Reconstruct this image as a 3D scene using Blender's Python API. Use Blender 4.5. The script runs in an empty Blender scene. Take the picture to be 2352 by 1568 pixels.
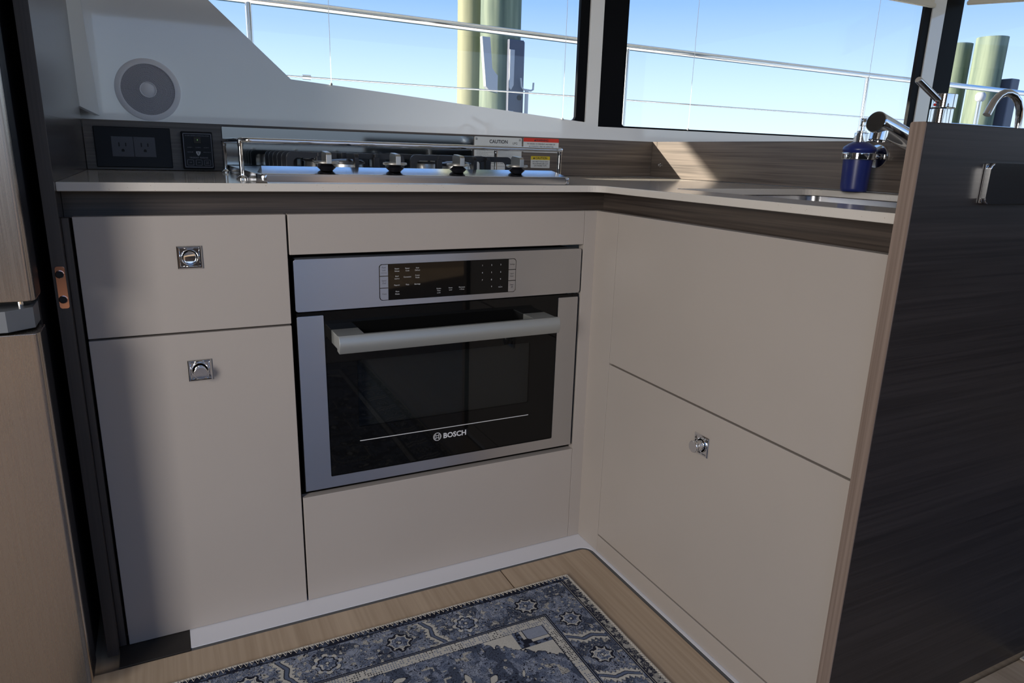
import bpy, bmesh, math, random
import numpy as np
from mathutils import Vector, Matrix
PI = math.pi
random.seed(7)
C = bpy.context.scene.collection
S = bpy.context.scene

# ------------------------------------------------------------------ camera
cam_d = bpy.data.cameras.new('camera'); cam = bpy.data.objects.new('camera', cam_d); C.objects.link(cam)
yaw, pit, rol = 0.4667, -0.2633, 0.0284
fw = Vector((math.sin(yaw)*math.cos(pit), math.cos(yaw)*math.cos(pit), math.sin(pit)))
r0 = Vector((math.cos(yaw), -math.sin(yaw), 0)); u0 = r0.cross(fw)
rr = r0*math.cos(rol) + u0*math.sin(rol); uu = u0*math.cos(rol) - r0*math.sin(rol)
cam.matrix_world = Matrix(((rr.x, uu.x, -fw.x, -0.8315), (rr.y, uu.y, -fw.y, -1.2660), (rr.z, uu.z, -fw.z, 0.8827), (0, 0, 0, 1)))
cam_d.sensor_width = 36.0; cam_d.lens = 24.467; cam_d.clip_start = 0.02; cam_d.clip_end = 500
S.camera = cam

# ------------------------------------------------------------------ exposure, sky, sun, daylight
S.view_settings.view_transform = 'Standard'; S.view_settings.look = 'None'
S.view_settings.exposure = 0.0; S.view_settings.gamma = 1.0; S.view_settings.use_curve_mapping = False
S.cycles.use_denoising = True
S.cycles.max_bounces = 10; S.cycles.diffuse_bounces = 5; S.cycles.glossy_bounces = 6; S.cycles.transparent_max_bounces = 12
S.cycles.sample_clamp_indirect = 6.0; S.cycles.caustics_reflective = False; S.cycles.caustics_refractive = False

W = bpy.data.worlds.new('sky'); S.world = W; W.use_nodes = True
nt = W.node_tree; nt.nodes.clear()
out = nt.nodes.new('ShaderNodeOutputWorld'); bg = nt.nodes.new('ShaderNodeBackground')
tc = nt.nodes.new('ShaderNodeTexCoord'); sp = nt.nodes.new('ShaderNodeSeparateXYZ'); rp = nt.nodes.new('ShaderNodeValToRGB')
nt.links.new(tc.outputs['Generated'], sp.inputs[0]); nt.links.new(sp.outputs['Z'], rp.inputs[0])
nt.links.new(rp.outputs[0], bg.inputs[0]); nt.links.new(bg.outputs[0], out.inputs[0])
e = rp.color_ramp.elements
e[0].position = 0.0; e[0].color = (0.80, 0.93, 1.06, 1)
e[1].position = 0.9; e[1].color = (0.10, 0.28, 0.72, 1)
for p, c in ((0.03, (0.76, 0.92, 1.06)), (0.09, (0.60, 0.80, 1.05)), (0.19, (0.29, 0.51, 0.97)), (0.30, (0.23, 0.45, 0.92)), (0.5, (0.17, 0.37, 0.84))):
    x = e.new(p); x.color = (*c, 1)
bg.inputs['Strength'].default_value = 1.25

SUN = Vector((0.27, -0.1405, -0.100))
sd = bpy.data.lights.new('sun', 'SUN'); so = bpy.data.objects.new('sun', sd); C.objects.link(so)
sd.energy = 17.0; sd.angle = math.radians(0.55); sd.color = (1.0, 0.90, 0.76)
so.rotation_euler = SUN.to_track_quat('-Z', 'Y').to_euler()

def area(name, loc, look, sx, sy, power, col):
    d = bpy.data.lights.new(name, 'AREA'); d.shape = 'RECTANGLE'; d.size = sx; d.size_y = sy; d.energy = power; d.color = col
    o = bpy.data.objects.new(name, d); C.objects.link(o); o.location = loc
    o.rotation_euler = (Vector(look) - Vector(loc)).to_track_quat('-Z', 'Y').to_euler()
    return o
dl = area('daylight_cockpit_door', (-2.60, -1.93, 1.28), (-0.25, -0.25, 0.35), 0.7, 1.15, 15.5, (1.0, 0.95, 0.90))
dl.data.spread = math.radians(95)

# ------------------------------------------------------------------ helpers
WO = {}
def thing(name, label, cat, loc=(0, 0, 0), group=None):
    o = bpy.data.objects.new(name, None); C.objects.link(o); o.location = loc; o.empty_display_size = 0.05
    o['label'] = label; o['category'] = cat
    if group: o['group'] = group
    WO[o.name] = Vector(loc); return o
def obj(name, bm, m, parent=None, smooth=None, label=None, origin=None, kind=None):
    bmesh.ops.recalc_face_normals(bm, faces=bm.faces)
    me = bpy.data.meshes.new(name)
    org = WO[parent.name] if parent else Vector(origin if origin else (0, 0, 0))
    bmesh.ops.translate(bm, verts=bm.verts, vec=-org)
    bm.to_mesh(me); bm.free()
    if smooth is not None:
        me.polygons.foreach_set('use_smooth', [True]*len(me.polygons)); me.set_sharp_from_angle(angle=math.radians(smooth))
    for mm in (m if isinstance(m, (list, tuple)) else [m]): me.materials.append(mm)
    o = bpy.data.objects.new(name, me); C.objects.link(o)
    if smooth is not None:
        wn = o.modifiers.new('weighted', 'WEIGHTED_NORMAL'); wn.keep_sharp = True; wn.weight = 80
    if parent: o.parent = parent
    else: o.location = org
    WO[o.name] = org
    if label: o['label'] = label
    if kind: o['kind'] = kind
    return o
def tag(o, label, cat, group=None):
    o['label'] = label; o['category'] = cat
    if group: o['group'] = group
    return o
def struct(name, bm, m, origin=None, smooth=None, label=None):
    return obj(name, bm, m, None, smooth, label, origin, 'structure')
def box(bm, x0, x1, y0, y1, z0, z1, bev=0.0, seg=2):
    vs = [bm.verts.new((x, y, z)) for x in (x0, x1) for y in (y0, y1) for z in (z0, z1)]
    f = [bm.faces.new([vs[i] for i in q]) for q in ((0, 1, 3, 2), (4, 6, 7, 5), (0, 4, 5, 1), (2, 3, 7, 6), (0, 2, 6, 4), (1, 5, 7, 3))]
    if bev > 0:
        es = set(); [es.update(q.edges) for q in f]
        bmesh.ops.bevel(bm, geom=list(es), offset=bev, segments=seg, affect='EDGES', profile=0.5)
    return bm
def bx(*a, **k): return box(bmesh.new(), *a, **k)
def basis(d):
    d = Vector(d).normalized(); a = Vector((0, 0, 1)) if abs(d.z) < 0.9 else Vector((1, 0, 0))
    u = d.cross(a).normalized(); return d, u, d.cross(u)
def lathe(bm, prof, base=(0, 0, 0), axis=(0, 0, 1), n=32, cap=True):
    """prof: list of (radius, height along the axis)"""
    d, u, v = basis(axis); base = Vector(base); rings = []
    for r, h in prof:
        rings.append([bm.verts.new(base + d*h + (u*math.cos(2*PI*i/n) + v*math.sin(2*PI*i/n))*max(r, 1e-5)) for i in range(n)])
    for a, b in zip(rings, rings[1:]):
        for i in range(n): bm.faces.new((a[i], a[(i+1) % n], b[(i+1) % n], b[i]))
    if cap:
        bm.faces.new(rings[0][::-1]); bm.faces.new(rings[-1])
    return bm
def cyl(bm, p, q, r, n=20, r2=None):
    p = Vector(p); q = Vector(q); return lathe(bm, [(r, 0), (r if r2 is None else r2, (q-p).length)], p, q-p, n)
def tube(bm, pts, r, n=14, closed=False):
    pts = [Vector(p) for p in pts]; N = len(pts); rings = []; up = None
    for i, p in enumerate(pts):
        a = pts[(i-1) % N] if (closed or i > 0) else p; b = pts[(i+1) % N] if (closed or i < N-1) else p
        t = (b-a).normalized()
        if up is None: up = basis(t)[1]
        up = (up - t*up.dot(t)).normalized(); w = t.cross(up)
        rad = r[i] if isinstance(r, (list, tuple)) else r
        rings.append([bm.verts.new(p + (up*math.cos(2*PI*k/n) + w*math.sin(2*PI*k/n))*rad) for k in range(n)])
    for i in range(N if closed else N-1):
        a, b = rings[i], rings[(i+1) % N]
        for k in range(n): bm.faces.new((a[k], a[(k+1) % n], b[(k+1) % n], b[k]))
    if not closed: bm.faces.new(rings[0][::-1]); bm.faces.new(rings[-1])
    return bm
def rrect(x0, x1, y0, y1, r, n=6):
    pts = []
    for cx, cy, a in ((x1-r, y1-r, 0), (x0+r, y1-r, PI/2), (x0+r, y0+r, PI), (x1-r, y0+r, 1.5*PI)):
        for i in range(n+1): pts.append((cx + r*math.cos(a+i*PI/2/n), cy + r*math.sin(a+i*PI/2/n)))
    return pts
def prism(bm, outer, holes, f0, f1, bev=0.0):
    """flat polygon with holes, extruded between the two placement functions f0, f1: (a,b)->xyz"""
    t = bmesh.new(); es = []
    for loop in [outer] + list(holes):
        vs = [t.verts.new((a, b, 0)) for a, b in loop]
        for i in range(len(vs)): es.append(t.edges.new((vs[i], vs[(i+1) % len(vs)])))
    if holes: bmesh.ops.triangle_fill(t, use_beauty=True, use_dissolve=False, edges=es)
    else: t.faces.new(t.verts[:])
    t.verts.index_update()
    A = [bm.verts.new(f0(v.co.x, v.co.y)) for v in t.verts]; B = [bm.verts.new(f1(v.co.x, v.co.y)) for v in t.verts]
    for f in t.faces:
        ii = [v.index for v in f.verts]; bm.faces.new([A[i] for i in ii]); bm.faces.new([B[i] for i in ii][::-1])
    rim = []
    for e_ in t.edges:
        if len(e_.link_faces) == 1:
            i, j = e_.verts[0].index, e_.verts[1].index
            bm.faces.new((A[i], A[j], B[j], B[i]))
            rim += [(A[i], A[j]), (B[i], B[j])]
    t.free()
    if bev > 0:
        ee = [bm.edges.get(q) for q in rim]; bmesh.ops.bevel(bm, geom=[q for q in ee if q], offset=bev, segments=2, affect='EDGES', profile=0.5)
    return bm
def pXZ(bm, outer, y0, y1, holes=(), bev=0): return prism(bm, outer, holes, lambda a, b: (a, y0, b), lambda a, b: (a, y1, b), bev)
def pXY(bm, outer, z0, z1, holes=(), bev=0): return prism(bm, outer, holes, lambda a, b: (a, b, z0), lambda a, b: (a, b, z1), bev)
def pYZ(bm, outer, x0, x1, holes=(), bev=0): return prism(bm, outer, holes, lambda a, b: (x0, a, b), lambda a, b: (x1, a, b), bev)
def text(bm, s, x, y, z, h, align='CENTER', w=0.0, spacing=1.0, flip=1, width=1.0):
    """flat lettering facing -y; h = capital height"""
    cu = bpy.data.curves.new('lettering', 'FONT'); cu.body = s; cu.size = h/0.69; cu.align_x = align; cu.offset = w
    cu.space_character = spacing; cu.resolution_u = 3
    o = bpy.data.objects.new('lettering', cu); C.objects.link(o)
    me = bpy.data.meshes.new_from_object(o); vs = [bm.verts.new((x + v.co.x*width, y, z + v.co.y)) for v in me.vertices]
    for p in me.polygons:
        try: bm.faces.new([vs[i] for i in p.vertices])
        except ValueError: pass
    bpy.data.objects.remove(o); bpy.data.curves.remove(cu); bpy.data.meshes.remove(me)
    return bm
def quadline(bm, pts, w, y, closed=False):
    """flat stroked polyline in the xz plane at depth y"""
    P = [Vector((a, b)) for a, b in pts]; N = len(P); A = []; B = []
    for i in range(N):
        a = P[(i-1) % N] if (closed or i > 0) else P[i]; b = P[(i+1) % N] if (closed or i < N-1) else P[i]
        t = (b-a).normalized(); n = Vector((-t.y, t.x))*w/2
        A.append(bm.verts.new((P[i].x+n.x, y, P[i].y+n.y))); B.append(bm.verts.new((P[i].x-n.x, y, P[i].y-n.y)))
    for i in range(N if closed else N-1):
        j = (i+1) % N; bm.faces.new((A[i], A[j], B[j], B[i]))
    return bm

# ------------------------------------------------------------------ materials
def newmat(name):
    m = bpy.data.materials.new(name); m.use_nodes = True; n = m.node_tree.nodes; b = n['Principled BSDF']; return m, m.node_tree, b
def mat(name, col, rough=0.5, metal=0.0, spec=0.5, coat=0.0, var=0.0, vscale=30.0, bump=0.0, bscale=200.0, emit=0):
    m, t, b = newmat(name)
    b.inputs['Base Color'].default_value = (*col, 1); b.inputs['Roughness'].default_value = rough; b.inputs['Metallic'].default_value = metal
    b.inputs['Specular IOR Level'].default_value = spec; b.inputs['Coat Weight'].default_value = coat; b.inputs['Coat Roughness'].default_value = 0.03
    if emit: b.inputs['Emission Color'].default_value = (*col, 1); b.inputs['Emission Strength'].default_value = emit
    if var or bump:
        co = t.nodes.new('ShaderNodeTexCoord')
    if var:
        nz = t.nodes.new('ShaderNodeTexNoise'); nz.inputs['Scale'].default_value = vscale; nz.inputs['Detail'].default_value = 4
        t.links.new(co.outputs['Object'], nz.inputs['Vector'])
        r = t.nodes.new('ShaderNodeValToRGB'); r.color_ramp.elements[0].position = 0.3; r.color_ramp.elements[1].position = 0.7
        r.color_ramp.elements[0].color = (*[c*(1-var) for c in col], 1); r.color_ramp.elements[1].color = (*[min(1, c*(1+var)) for c in col], 1)
        t.links.new(nz.outputs['Fac'], r.inputs[0]); t.links.new(r.outputs[0], b.inputs['Base Color'])
    if bump:
        nb = t.nodes.new('ShaderNodeTexNoise'); nb.inputs['Scale'].default_value = bscale; t.links.new(co.outputs['Object'], nb.inputs['Vector'])
        bp = t.nodes.new('ShaderNodeBump'); bp.inputs['Strength'].default_value = bump; bp.inputs['Distance'].default_value = 0.001
        t.links.new(nb.outputs['Fac'], bp.inputs['Height']); t.links.new(bp.outputs[0], b.inputs['Normal'])
    return m
def wood(name, axis, c0, c1, rough=0.4, fine=260, coarse=40, along=4.0, spec=0.5, bump=0.12, wave=0.0):
    m, t, b = newmat(name); co = t.nodes.new('ShaderNodeTexCoord')
    def grain(s_al, s_ac, det):
        mp = t.nodes.new('ShaderNodeMapping'); sc = [s_ac]*3; sc['xyz'.index(axis)] = s_al; mp.inputs['Scale'].default_value = sc
        t.links.new(co.outputs['Object'], mp.inputs[0]); n = t.nodes.new('ShaderNodeTexNoise'); n.inputs['Scale'].default_value = 1; n.inputs['Detail'].default_value = det
        n.inputs['Distortion'].default_value = wave
        t.links.new(mp.outputs[0], n.inputs['Vector']); return n.outputs['Fac']
    a = grain(along, fine, 3); g = grain(along*0.35, coarse, 3)
    mx = t.nodes.new('ShaderNodeMix'); mx.data_type = 'FLOAT'; mx.inputs[0].default_value = 0.45; t.links.new(a, mx.inputs[2]); t.links.new(g, mx.inputs[3])
    r = t.nodes.new('ShaderNodeValToRGB'); r.color_ramp.elements[0].position = 0.36; r.color_ramp.elements[1].position = 0.66
    r.color_ramp.elements[0].color = (*c0, 1); r.color_ramp.elements[1].color = (*c1, 1)
    t.links.new(mx.outputs[0], r.inputs[0]); t.links.new(r.outputs[0], b.inputs['Base Color'])
    b.inputs['Roughness'].default_value = rough; b.inputs['Specular IOR Level'].default_value = spec
    bp = t.nodes.new('ShaderNodeBump'); bp.inputs['Strength'].default_value = bump; bp.inputs['Distance'].default_value = 0.0006
    t.links.new(a, bp.inputs['Height']); t.links.new(bp.outputs[0], b.inputs['Normal'])
    return m
def brushed(name, col, rough, axis='x', bump=0.04, aniso=0.0):
    m, t, b = newmat(name); co = t.nodes.new('ShaderNodeTexCoord'); mp = t.nodes.new('ShaderNodeMapping')
    sc = [700]*3; sc['xyz'.index(axis)] = 6; mp.inputs['Scale'].default_value = sc; t.links.new(co.outputs['Object'], mp.inputs[0])
    n = t.nodes.new('ShaderNodeTexNoise'); n.inputs['Scale'].default_value = 1; n.inputs['Detail'].default_value = 2; t.links.new(mp.outputs[0], n.inputs['Vector'])
    mr = t.nodes.new('ShaderNodeMapRange'); mr.inputs['To Min'].default_value = rough*0.85; mr.inputs['To Max'].default_value = rough*1.2
    t.links.new(n.outputs['Fac'], mr.inputs['Value']); t.links.new(mr.outputs[0], b.inputs['Roughness'])
    b.inputs['Base Color'].default_value = (*col, 1); b.inputs['Metallic'].default_value = 1.0
    if aniso:   # horizontal brushing spreads reflections up and down
        cv = t.nodes.new('ShaderNodeCombineXYZ'); cv.inputs[2].default_value = 1.0; t.links.new(cv.outputs[0], b.inputs['Tangent']); b.inputs['Anisotropic'].default_value = aniso
    bp = t.nodes.new('ShaderNodeBump'); bp.inputs['Strength'].default_value = bump; bp.inputs['Distance'].default_value = 0.0004
    t.links.new(n.outputs['Fac'], bp.inputs['Height']); t.links.new(bp.outputs[0], b.inputs['Normal'])
    return m
def pane(name, tint, refl=1.0):
    m = bpy.data.materials.new(name); m.use_nodes = True; t = m.node_tree; t.nodes.clear()
    o = t.nodes.new('ShaderNodeOutputMaterial'); mx = t.nodes.new('ShaderNodeMixShader'); tr = t.nodes.new('ShaderNodeBsdfTransparent'); gl = t.nodes.new('ShaderNodeBsdfGlossy')
    fr = t.nodes.new('ShaderNodeLayerWeight'); p5 = t.nodes.new('ShaderNodeMath'); p5.operation = 'POWER'; p5.inputs[1].default_value = 5.0
    ml = t.nodes.new('ShaderNodeMath'); ml.operation = 'MULTIPLY_ADD'; ml.inputs[1].default_value = 0.9*refl; ml.inputs[2].default_value = 0.04*refl
    tr.inputs[0].default_value = (*tint, 1); gl.inputs['Roughness'].default_value = 0.0
    t.links.new(fr.outputs['Facing'], p5.inputs[0]); t.links.new(p5.outputs[0], ml.inputs[0]); t.links.new(ml.outputs[0], mx.inputs[0]); t.links.new(tr.outputs[0], mx.inputs[1]); t.links.new(gl.outputs[0], mx.inputs[2]); t.links.new(mx.outputs[0], o.inputs[0])
    return m
def nylon():
    m = bpy.data.materials.new('clear_nylon'); m.use_nodes = True; t = m.node_tree; t.nodes.clear()
    o = t.nodes.new('ShaderNodeOutputMaterial'); mx = t.nodes.new('ShaderNodeMixShader'); a = t.nodes.new('ShaderNodeBsdfTransparent'); b = t.nodes.new('ShaderNodeBsdfTranslucent')
    b.inputs[0].default_value = (0.95, 0.95, 0.95, 1); mx.inputs[0].default_value = 0.85
    t.links.new(a.outputs[0], mx.inputs[1]); t.links.new(b.outputs[0], mx.inputs[2]); t.links.new(mx.outputs[0], o.inputs[0]); return m
M = {}
M['door'] = mat('greige_laminate', (0.40, 0.355, 0.315), 0.42, var=0.015, vscale=6, bump=0.02, bscale=900)
M['dwx'] = wood('dark_wood_x', 'x', (0.060, 0.048, 0.040), (0.165, 0.134, 0.112), 0.38)
M['dwy'] = wood('dark_wood_y', 'y', (0.060, 0.048, 0.040), (0.165, 0.134, 0.112), 0.38)
M['endx'] = wood('end_panel_wood', 'x', (0.020, 0.016, 0.015), (0.038, 0.031, 0.029), 0.38, spec=0.24)
M['edge'] = wood('edge_band_wood', 'z', (0.16, 0.115, 0.090), (0.27, 0.205, 0.165), 0.5, fine=300, coarse=70, along=3)
M['dedge'] = wood('dark_edge_wood', 'z', (0.045, 0.036, 0.030), (0.075, 0.060, 0.050), 0.5)
M['tally'] = wood('tall_panel_wood', 'y', (0.040, 0.034, 0.034), (0.085, 0.073, 0.070), 0.22, spec=0.95)
M['oak'] = wood('bleached_oak', 'y', (0.36, 0.268, 0.180), (0.49, 0.380, 0.270), 0.42, fine=90, coarse=16, along=2.2, bump=0.05, wave=0.6)
M['quartz'] = None
M['gel'] = mat('white_gelcoat', (0.89, 0.90, 0.90), 0.06, spec=0.5, coat=1.0, bump=0.10, bscale=7)
M['gelm'] = mat('white_moulding', (0.74, 0.75, 0.75), 0.25)
M['ledge'] = mat('white_ledge', (0.72, 0.72, 0.75), 0.30)
M['gasket'] = mat('grey_sealant', (0.085, 0.085, 0.085), 0.6)
M['carc'] = mat('dark_carcass', (0.012, 0.011, 0.010), 0.7)
M['steel'] = brushed('brushed_steel', (0.62, 0.62, 0.63), 0.34, 'x', aniso=0.85)
M['fsteel'] = brushed('fridge_steel', (0.46, 0.40, 0.35), 0.27, 'z', bump=0.0)
M['hob'] = mat('hob_steel', (0.74, 0.74, 0.76), 0.15, 1.0)
M['satin'] = mat('satin_metal', (0.60, 0.59, 0.55), 0.34, 1.0)
M['chrome'] = mat('chrome', (0.80, 0.80, 0.80), 0.045, 1.0)
M['mirror'] = mat('polished_steel', (0.33, 0.36, 0.38), 0.06, 1.0)
M['bglass'] = mat('black_glass', (0.004, 0.004, 0.004), 0.03, spec=0.30)
M['black'] = mat('black_plastic', (0.007, 0.007, 0.010), 0.40, spec=0.22)
M['iron'] = mat('cast_iron', (0.012, 0.012, 0.014), 0.38, bump=0.15, bscale=900)
M['cap'] = mat('enamel_cap', (0.035, 0.035, 0.040), 0.30)
M['white'] = mat('white_print', (0.62, 0.62, 0.62), 0.5)
M['dimprint'] = mat('grey_print', (0.30, 0.30, 0.34), 0.5)
M['darkprint'] = mat('dark_print', (0.02, 0.02, 0.03), 0.5)
M['plate'] = mat('white_plate', (0.62, 0.64, 0.63), 0.35)
M['red'] = mat('red_print', (0.62, 0.035, 0.015), 0.4)
M['yellow'] = mat('yellow_print', (0.62, 0.46, 0.01), 0.4)
M['outlet'] = mat('grey_outlet', (0.085, 0.087, 0.105), 0.5)
M['screw'] = mat('screw_steel', (0.5, 0.48, 0.42), 0.3, 1.0)
M['spk'] = mat('speaker_plastic', (0.88, 0.88, 0.92), 0.35)
M['copper'] = mat('coppery_chrome', (0.78, 0.42, 0.30), 0.18, 1.0)
M['frame'] = mat('black_window_band', (0.005, 0.005, 0.006), 0.40, spec=0.06)
M['blind'] = mat('cream_blind', (0.72, 0.68, 0.58), 0.7)
M['cord'] = nylon()
M['glass'] = pane('window_glass', (0.975, 0.99, 0.99), 0.7)
M['oglass'] = pane('oven_window_glass', (0.42, 0.43, 0.43), 1.0)
M['ocav'] = mat('oven_cavity_enamel', (0.34, 0.35, 0.35), 0.5)
M['rail'] = mat('rail_steel', (0.80, 0.78, 0.76), 0.14, 1.0)
M['deck'] = mat('white_deck', (0.72, 0.72, 0.70), 0.6)
M['sea'] = mat('sea_water', (0.03, 0.07, 0.09), 0.12)
M['cream'] = mat('cream_yarn', (0.52, 0.47, 0.39), 0.9)
M['wallw'] = mat('interior_wall', (0.17, 0.13, 0.10), 0.5)
M['ceil'] = mat('cream_headliner', (0.60, 0.57, 0.53), 0.8)
M['grey'] = mat('hinge_grey', (0.17, 0.18, 0.19), 0.45)
M['shoe'] = mat('galvanised_grey', (0.34, 0.35, 0.38), 0.5)
M['navyhd'] = mat('dark_blue_guard', (0.055, 0.065, 0.10), 0.5)
M['bluesoap'] = None

def quartz():
    m, t, b = newmat('cream_quartz'); co = t.nodes.new('ShaderNodeTexCoord')
    v = t.nodes.new('ShaderNodeTexVoronoi'); v.inputs['Scale'].default_value = 260; t.links.new(co.outputs['Object'], v.inputs['Vector'])
    n = t.nodes.new('ShaderNodeTexNoise'); n.inputs['Scale'].default_value = 95; n.inputs['Detail'].default_value = 1; t.links.new(co.outputs['Object'], n.inputs['Vector'])
    lt = t.nodes.new('ShaderNodeMath'); lt.operation = 'LESS_THAN'; lt.inputs[1].default_value = 0.15; t.links.new(v.outputs['Distance'], lt.inputs[0])
    gt = t.nodes.new('ShaderNodeMath'); gt.operation = 'GREATER_THAN'; gt.inputs[1].default_value = 0.60; t.links.new(n.outputs['Fac'], gt.inputs[0])
    mu = t.nodes.new('ShaderNodeMath'); mu.operation = 'MULTIPLY'; t.links.new(lt.outputs[0], mu.inputs[0]); t.links.new(gt.outputs[0], mu.inputs[1])
    mx = t.nodes.new('ShaderNodeMix'); mx.data_type = 'RGBA'; t.links.new(mu.outputs[0], mx.inputs[0]); mx.inputs[6].default_value = (0.62, 0.575, 0.515, 1); mx.inputs[7].default_value = (0.40, 0.32, 0.25, 1)
    t.links.new(mx.outputs[2], b.inputs['Base Color']); b.inputs['Roughness'].default_value = 0.10; b.inputs['Specular IOR Level'].default_value = 0.38
    return m
M['quartz'] = quartz()
def frosted():
    m, t, b = newmat('blue_frosted_glass')
    b.inputs['Base Color'].default_value = (0.020, 0.034, 0.20, 1); b.inputs['Roughness'].default_value = 0.32
    b.inputs['Transmission Weight'].default_value = 0.25; b.inputs['Subsurface Weight'].default_value = 0.3; b.inputs['Subsurface Radius'].default_value = (0.004, 0.006, 0.03)
    return m
M['bluesoap'] = frosted()
def pile(name, c0, c1):
    m, t, b = newmat(name); co = t.nodes.new('ShaderNodeTexCoord'); mp = t.nodes.new('ShaderNodeMapping'); mp.inputs['Scale'].default_value = (14, 14, 0.9)
    t.links.new(co.outputs['Object'], mp.inputs[0]); n = t.nodes.new('ShaderNodeTexNoise'); n.inputs['Scale'].default_value = 1; n.inputs['Detail'].default_value = 5; t.links.new(mp.outputs[0], n.inputs['Vector'])
    r = t.nodes.new('ShaderNodeValToRGB'); r.color_ramp.elements[0].position = 0.32; r.color_ramp.elements[1].position = 0.68
    r.color_ramp.elements[0].color = (*c0, 1); r.color_ramp.elements[1].color = (*c1, 1); t.links.new(n.outputs['Fac'], r.inputs[0]); t.links.new(r.outputs[0], b.inputs['Base Color']); b.inputs['Roughness'].default_value = 0.8
    return m
M['pile1'] = pile('treated_timber_green', (0.050, 0.078, 0.058), (0.185, 0.222, 0.150))
M['pile2'] = pile('treated_timber_yellow', (0.15, 0.16, 0.09), (0.23, 0.225, 0.13))
def grille():
    m, t, b = newmat('perforated_grille'); co = t.nodes.new('ShaderNodeTexCoord'); s = t.nodes.new('ShaderNodeSeparateXYZ'); t.links.new(co.outputs['Object'], s.inputs[0])
    def mth(op, a, c=None):
        k = t.nodes.new('ShaderNodeMath'); k.operation = op
        for i, q in enumerate((a, c)):
            if q is None: continue
            if isinstance(q, (int, float)): k.inputs[i].default_value = q
            else: t.links.new(q, k.inputs[i])
        return k.outputs[0]
    x, z = s.outputs['X'], s.outputs['Z']
    r = mth('SQRT', mth('ADD', mth('MULTIPLY', x, x), mth('MULTIPLY', z, z))); th = mth('ARCTAN2', z, x)
    ring = mth('SINE', mth('MULTIPLY', r, 2*PI/0.0023))
    # the number of holes grows with the ring, as in stamped grilles
    spoke = mth('SINE', mth('MULTIPLY', th, mth('MULTIPLY', mth('FLOOR', mth('MULTIPLY', r, 1/0.0092)), 26)))
    hole = mth('GREATER_THAN', mth('ADD', ring, spoke), 0.35)
    mx = t.nodes.new('ShaderNodeMix'); mx.data_type = 'RGBA'; t.links.new(hole, mx.inputs[0]); mx.inputs[6].default_value = (0.55, 0.55, 0.60, 1); mx.inputs[7].default_value = (0.05, 0.05, 0.07, 1)
    t.links.new(mx.outputs[2], b.inputs['Base Color']); b.inputs['Roughness'].default_value = 0.5
    return m
M['grille'] = grille()

# ------------------------------------------------------------------ the setting
# floor: big oak panels, a white moulded margin and a grey sealant seam along the cabinets
fl = struct('floor', bx(-3.0, 4.0, -4.2, 0.9, -0.06, -0.012), M['oak'])
seams = (-2.6, -1.81, -1.022, -0.2362, -0.0)
for i in range(3):
    obj('floor_panel', bx(seams[i]+0.0012, seams[i+1]-0.0012, -4.0, -0.0605, -0.012, -0.0005, bev=0.0012), M['oak'], fl)
obj('floor_panel', pXY(bmesh.new(), [(-0.2350, -4.0), (-0.0150, -4.0), (-0.0150, -0.076)] + [(-0.031+0.016*math.cos(a), -0.0765+0.016*math.sin(a)) for a in (0.4, 0.8, 1.2, 1.571)] + [(-0.2350, -0.0605)], -0.012, -0.0005), M['oak'], fl)
obj('floor_panel', bx(-0.0138, 0.62, -4.0, -0.7115, -0.012, -0.0005, bev=0.0012), M['oak'], fl)
obj('floor_panel', bx(0.6224, 1.6, -4.0, -0.7115, -0.012, -0.0005, bev=0.0012), M['oak'], fl)
def corner(xe, ye, r): return [(xe-r+r*math.cos(a*PI/16), ye-r+r*math.sin(a*PI/16)) for a in range(0, 9)]
gas_in = corner(-0.0065, -0.0525, 0.026)
struct('trim_1', pXY(bmesh.new(), [(-0.8555, -0.0525), (-0.8555, 0.03), (0.03, 0.03), (0.03, -0.7115), (-0.0065, -0.7115)] + gas_in, -0.012, 0.0), M['ledge'], label='white moulded margin strip along the foot of the cabinets')
struct('trim_2', pXY(bmesh.new(), [(-0.8555, -0.0525)] + gas_in[::-1] + [(-0.0065, -0.7115), (-0.0150, -0.7115)] + corner(-0.0150, -0.0605, 0.022) + [(-0.8555, -0.0605)], -0.012, -0.0015), M['gasket'], label='grey sealant seam between oak floor and white margin')
struct('trim_3', bx(-0.9700, -0.8560, -0.058, 0.0300, -0.012, 0.0005, bev=0.0005), mat('shaded_foot', (0.018, 0.015, 0.013), 0.6), label='dark wooden foot under the left cabinet door, darkened further for the shade')  # dark wood, with the shade below the door put into its colour

# the window wall, a white moulded side of the deckhouse
YW = 0.70
op1 = [(-0.5008, 1.0523), (-0.4658, 1.0500), (-0.2329, 1.0335), (0.029, 1.0132), (0.3254, 0.9905), (0.397, 0.9845), (0.397, 1.62), (-1.125, 1.62)]
op2 = [(0.4445, 0.974), (1.990, 0.974), (1.990, 1.62), (0.4445, 1.62)]
bm = pXZ(bmesh.new(), [(-1.7, 0.0), (2.068, 0.0), (2.068, 1.95), (-1.7, 1.95)], YW, YW+0.035, [op1, op2], bev=0)
struct('wall_back', bm, M['gel'])
struct('trim_4', bx(-0.99, 0.60, 0.603, 0.699, 0.905, 0.915, bev=0.002), M['gelm'], label='white ledge behind the dark backsplash')
w1 = struct('window_1', pXZ(bmesh.new(), [(0.3633, 1.000), (0.3590, 0.9925), (0.3515, 0.9895), (0.3960, 0.9862), (0.3960, 1.61), (0.3633, 1.61)], YW+0.005, YW+0.018), M['frame'], label='left side window above the cooktop with sloping lower edge')
obj('pane', pXZ(bmesh.new(), [(a, b) for a, b in op1[:-3]] + [(0.3625, 0.988), (0.3625, 1.62), (-1.125, 1.62)], YW+0.022, YW+0.028), M['glass'], w1)
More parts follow.
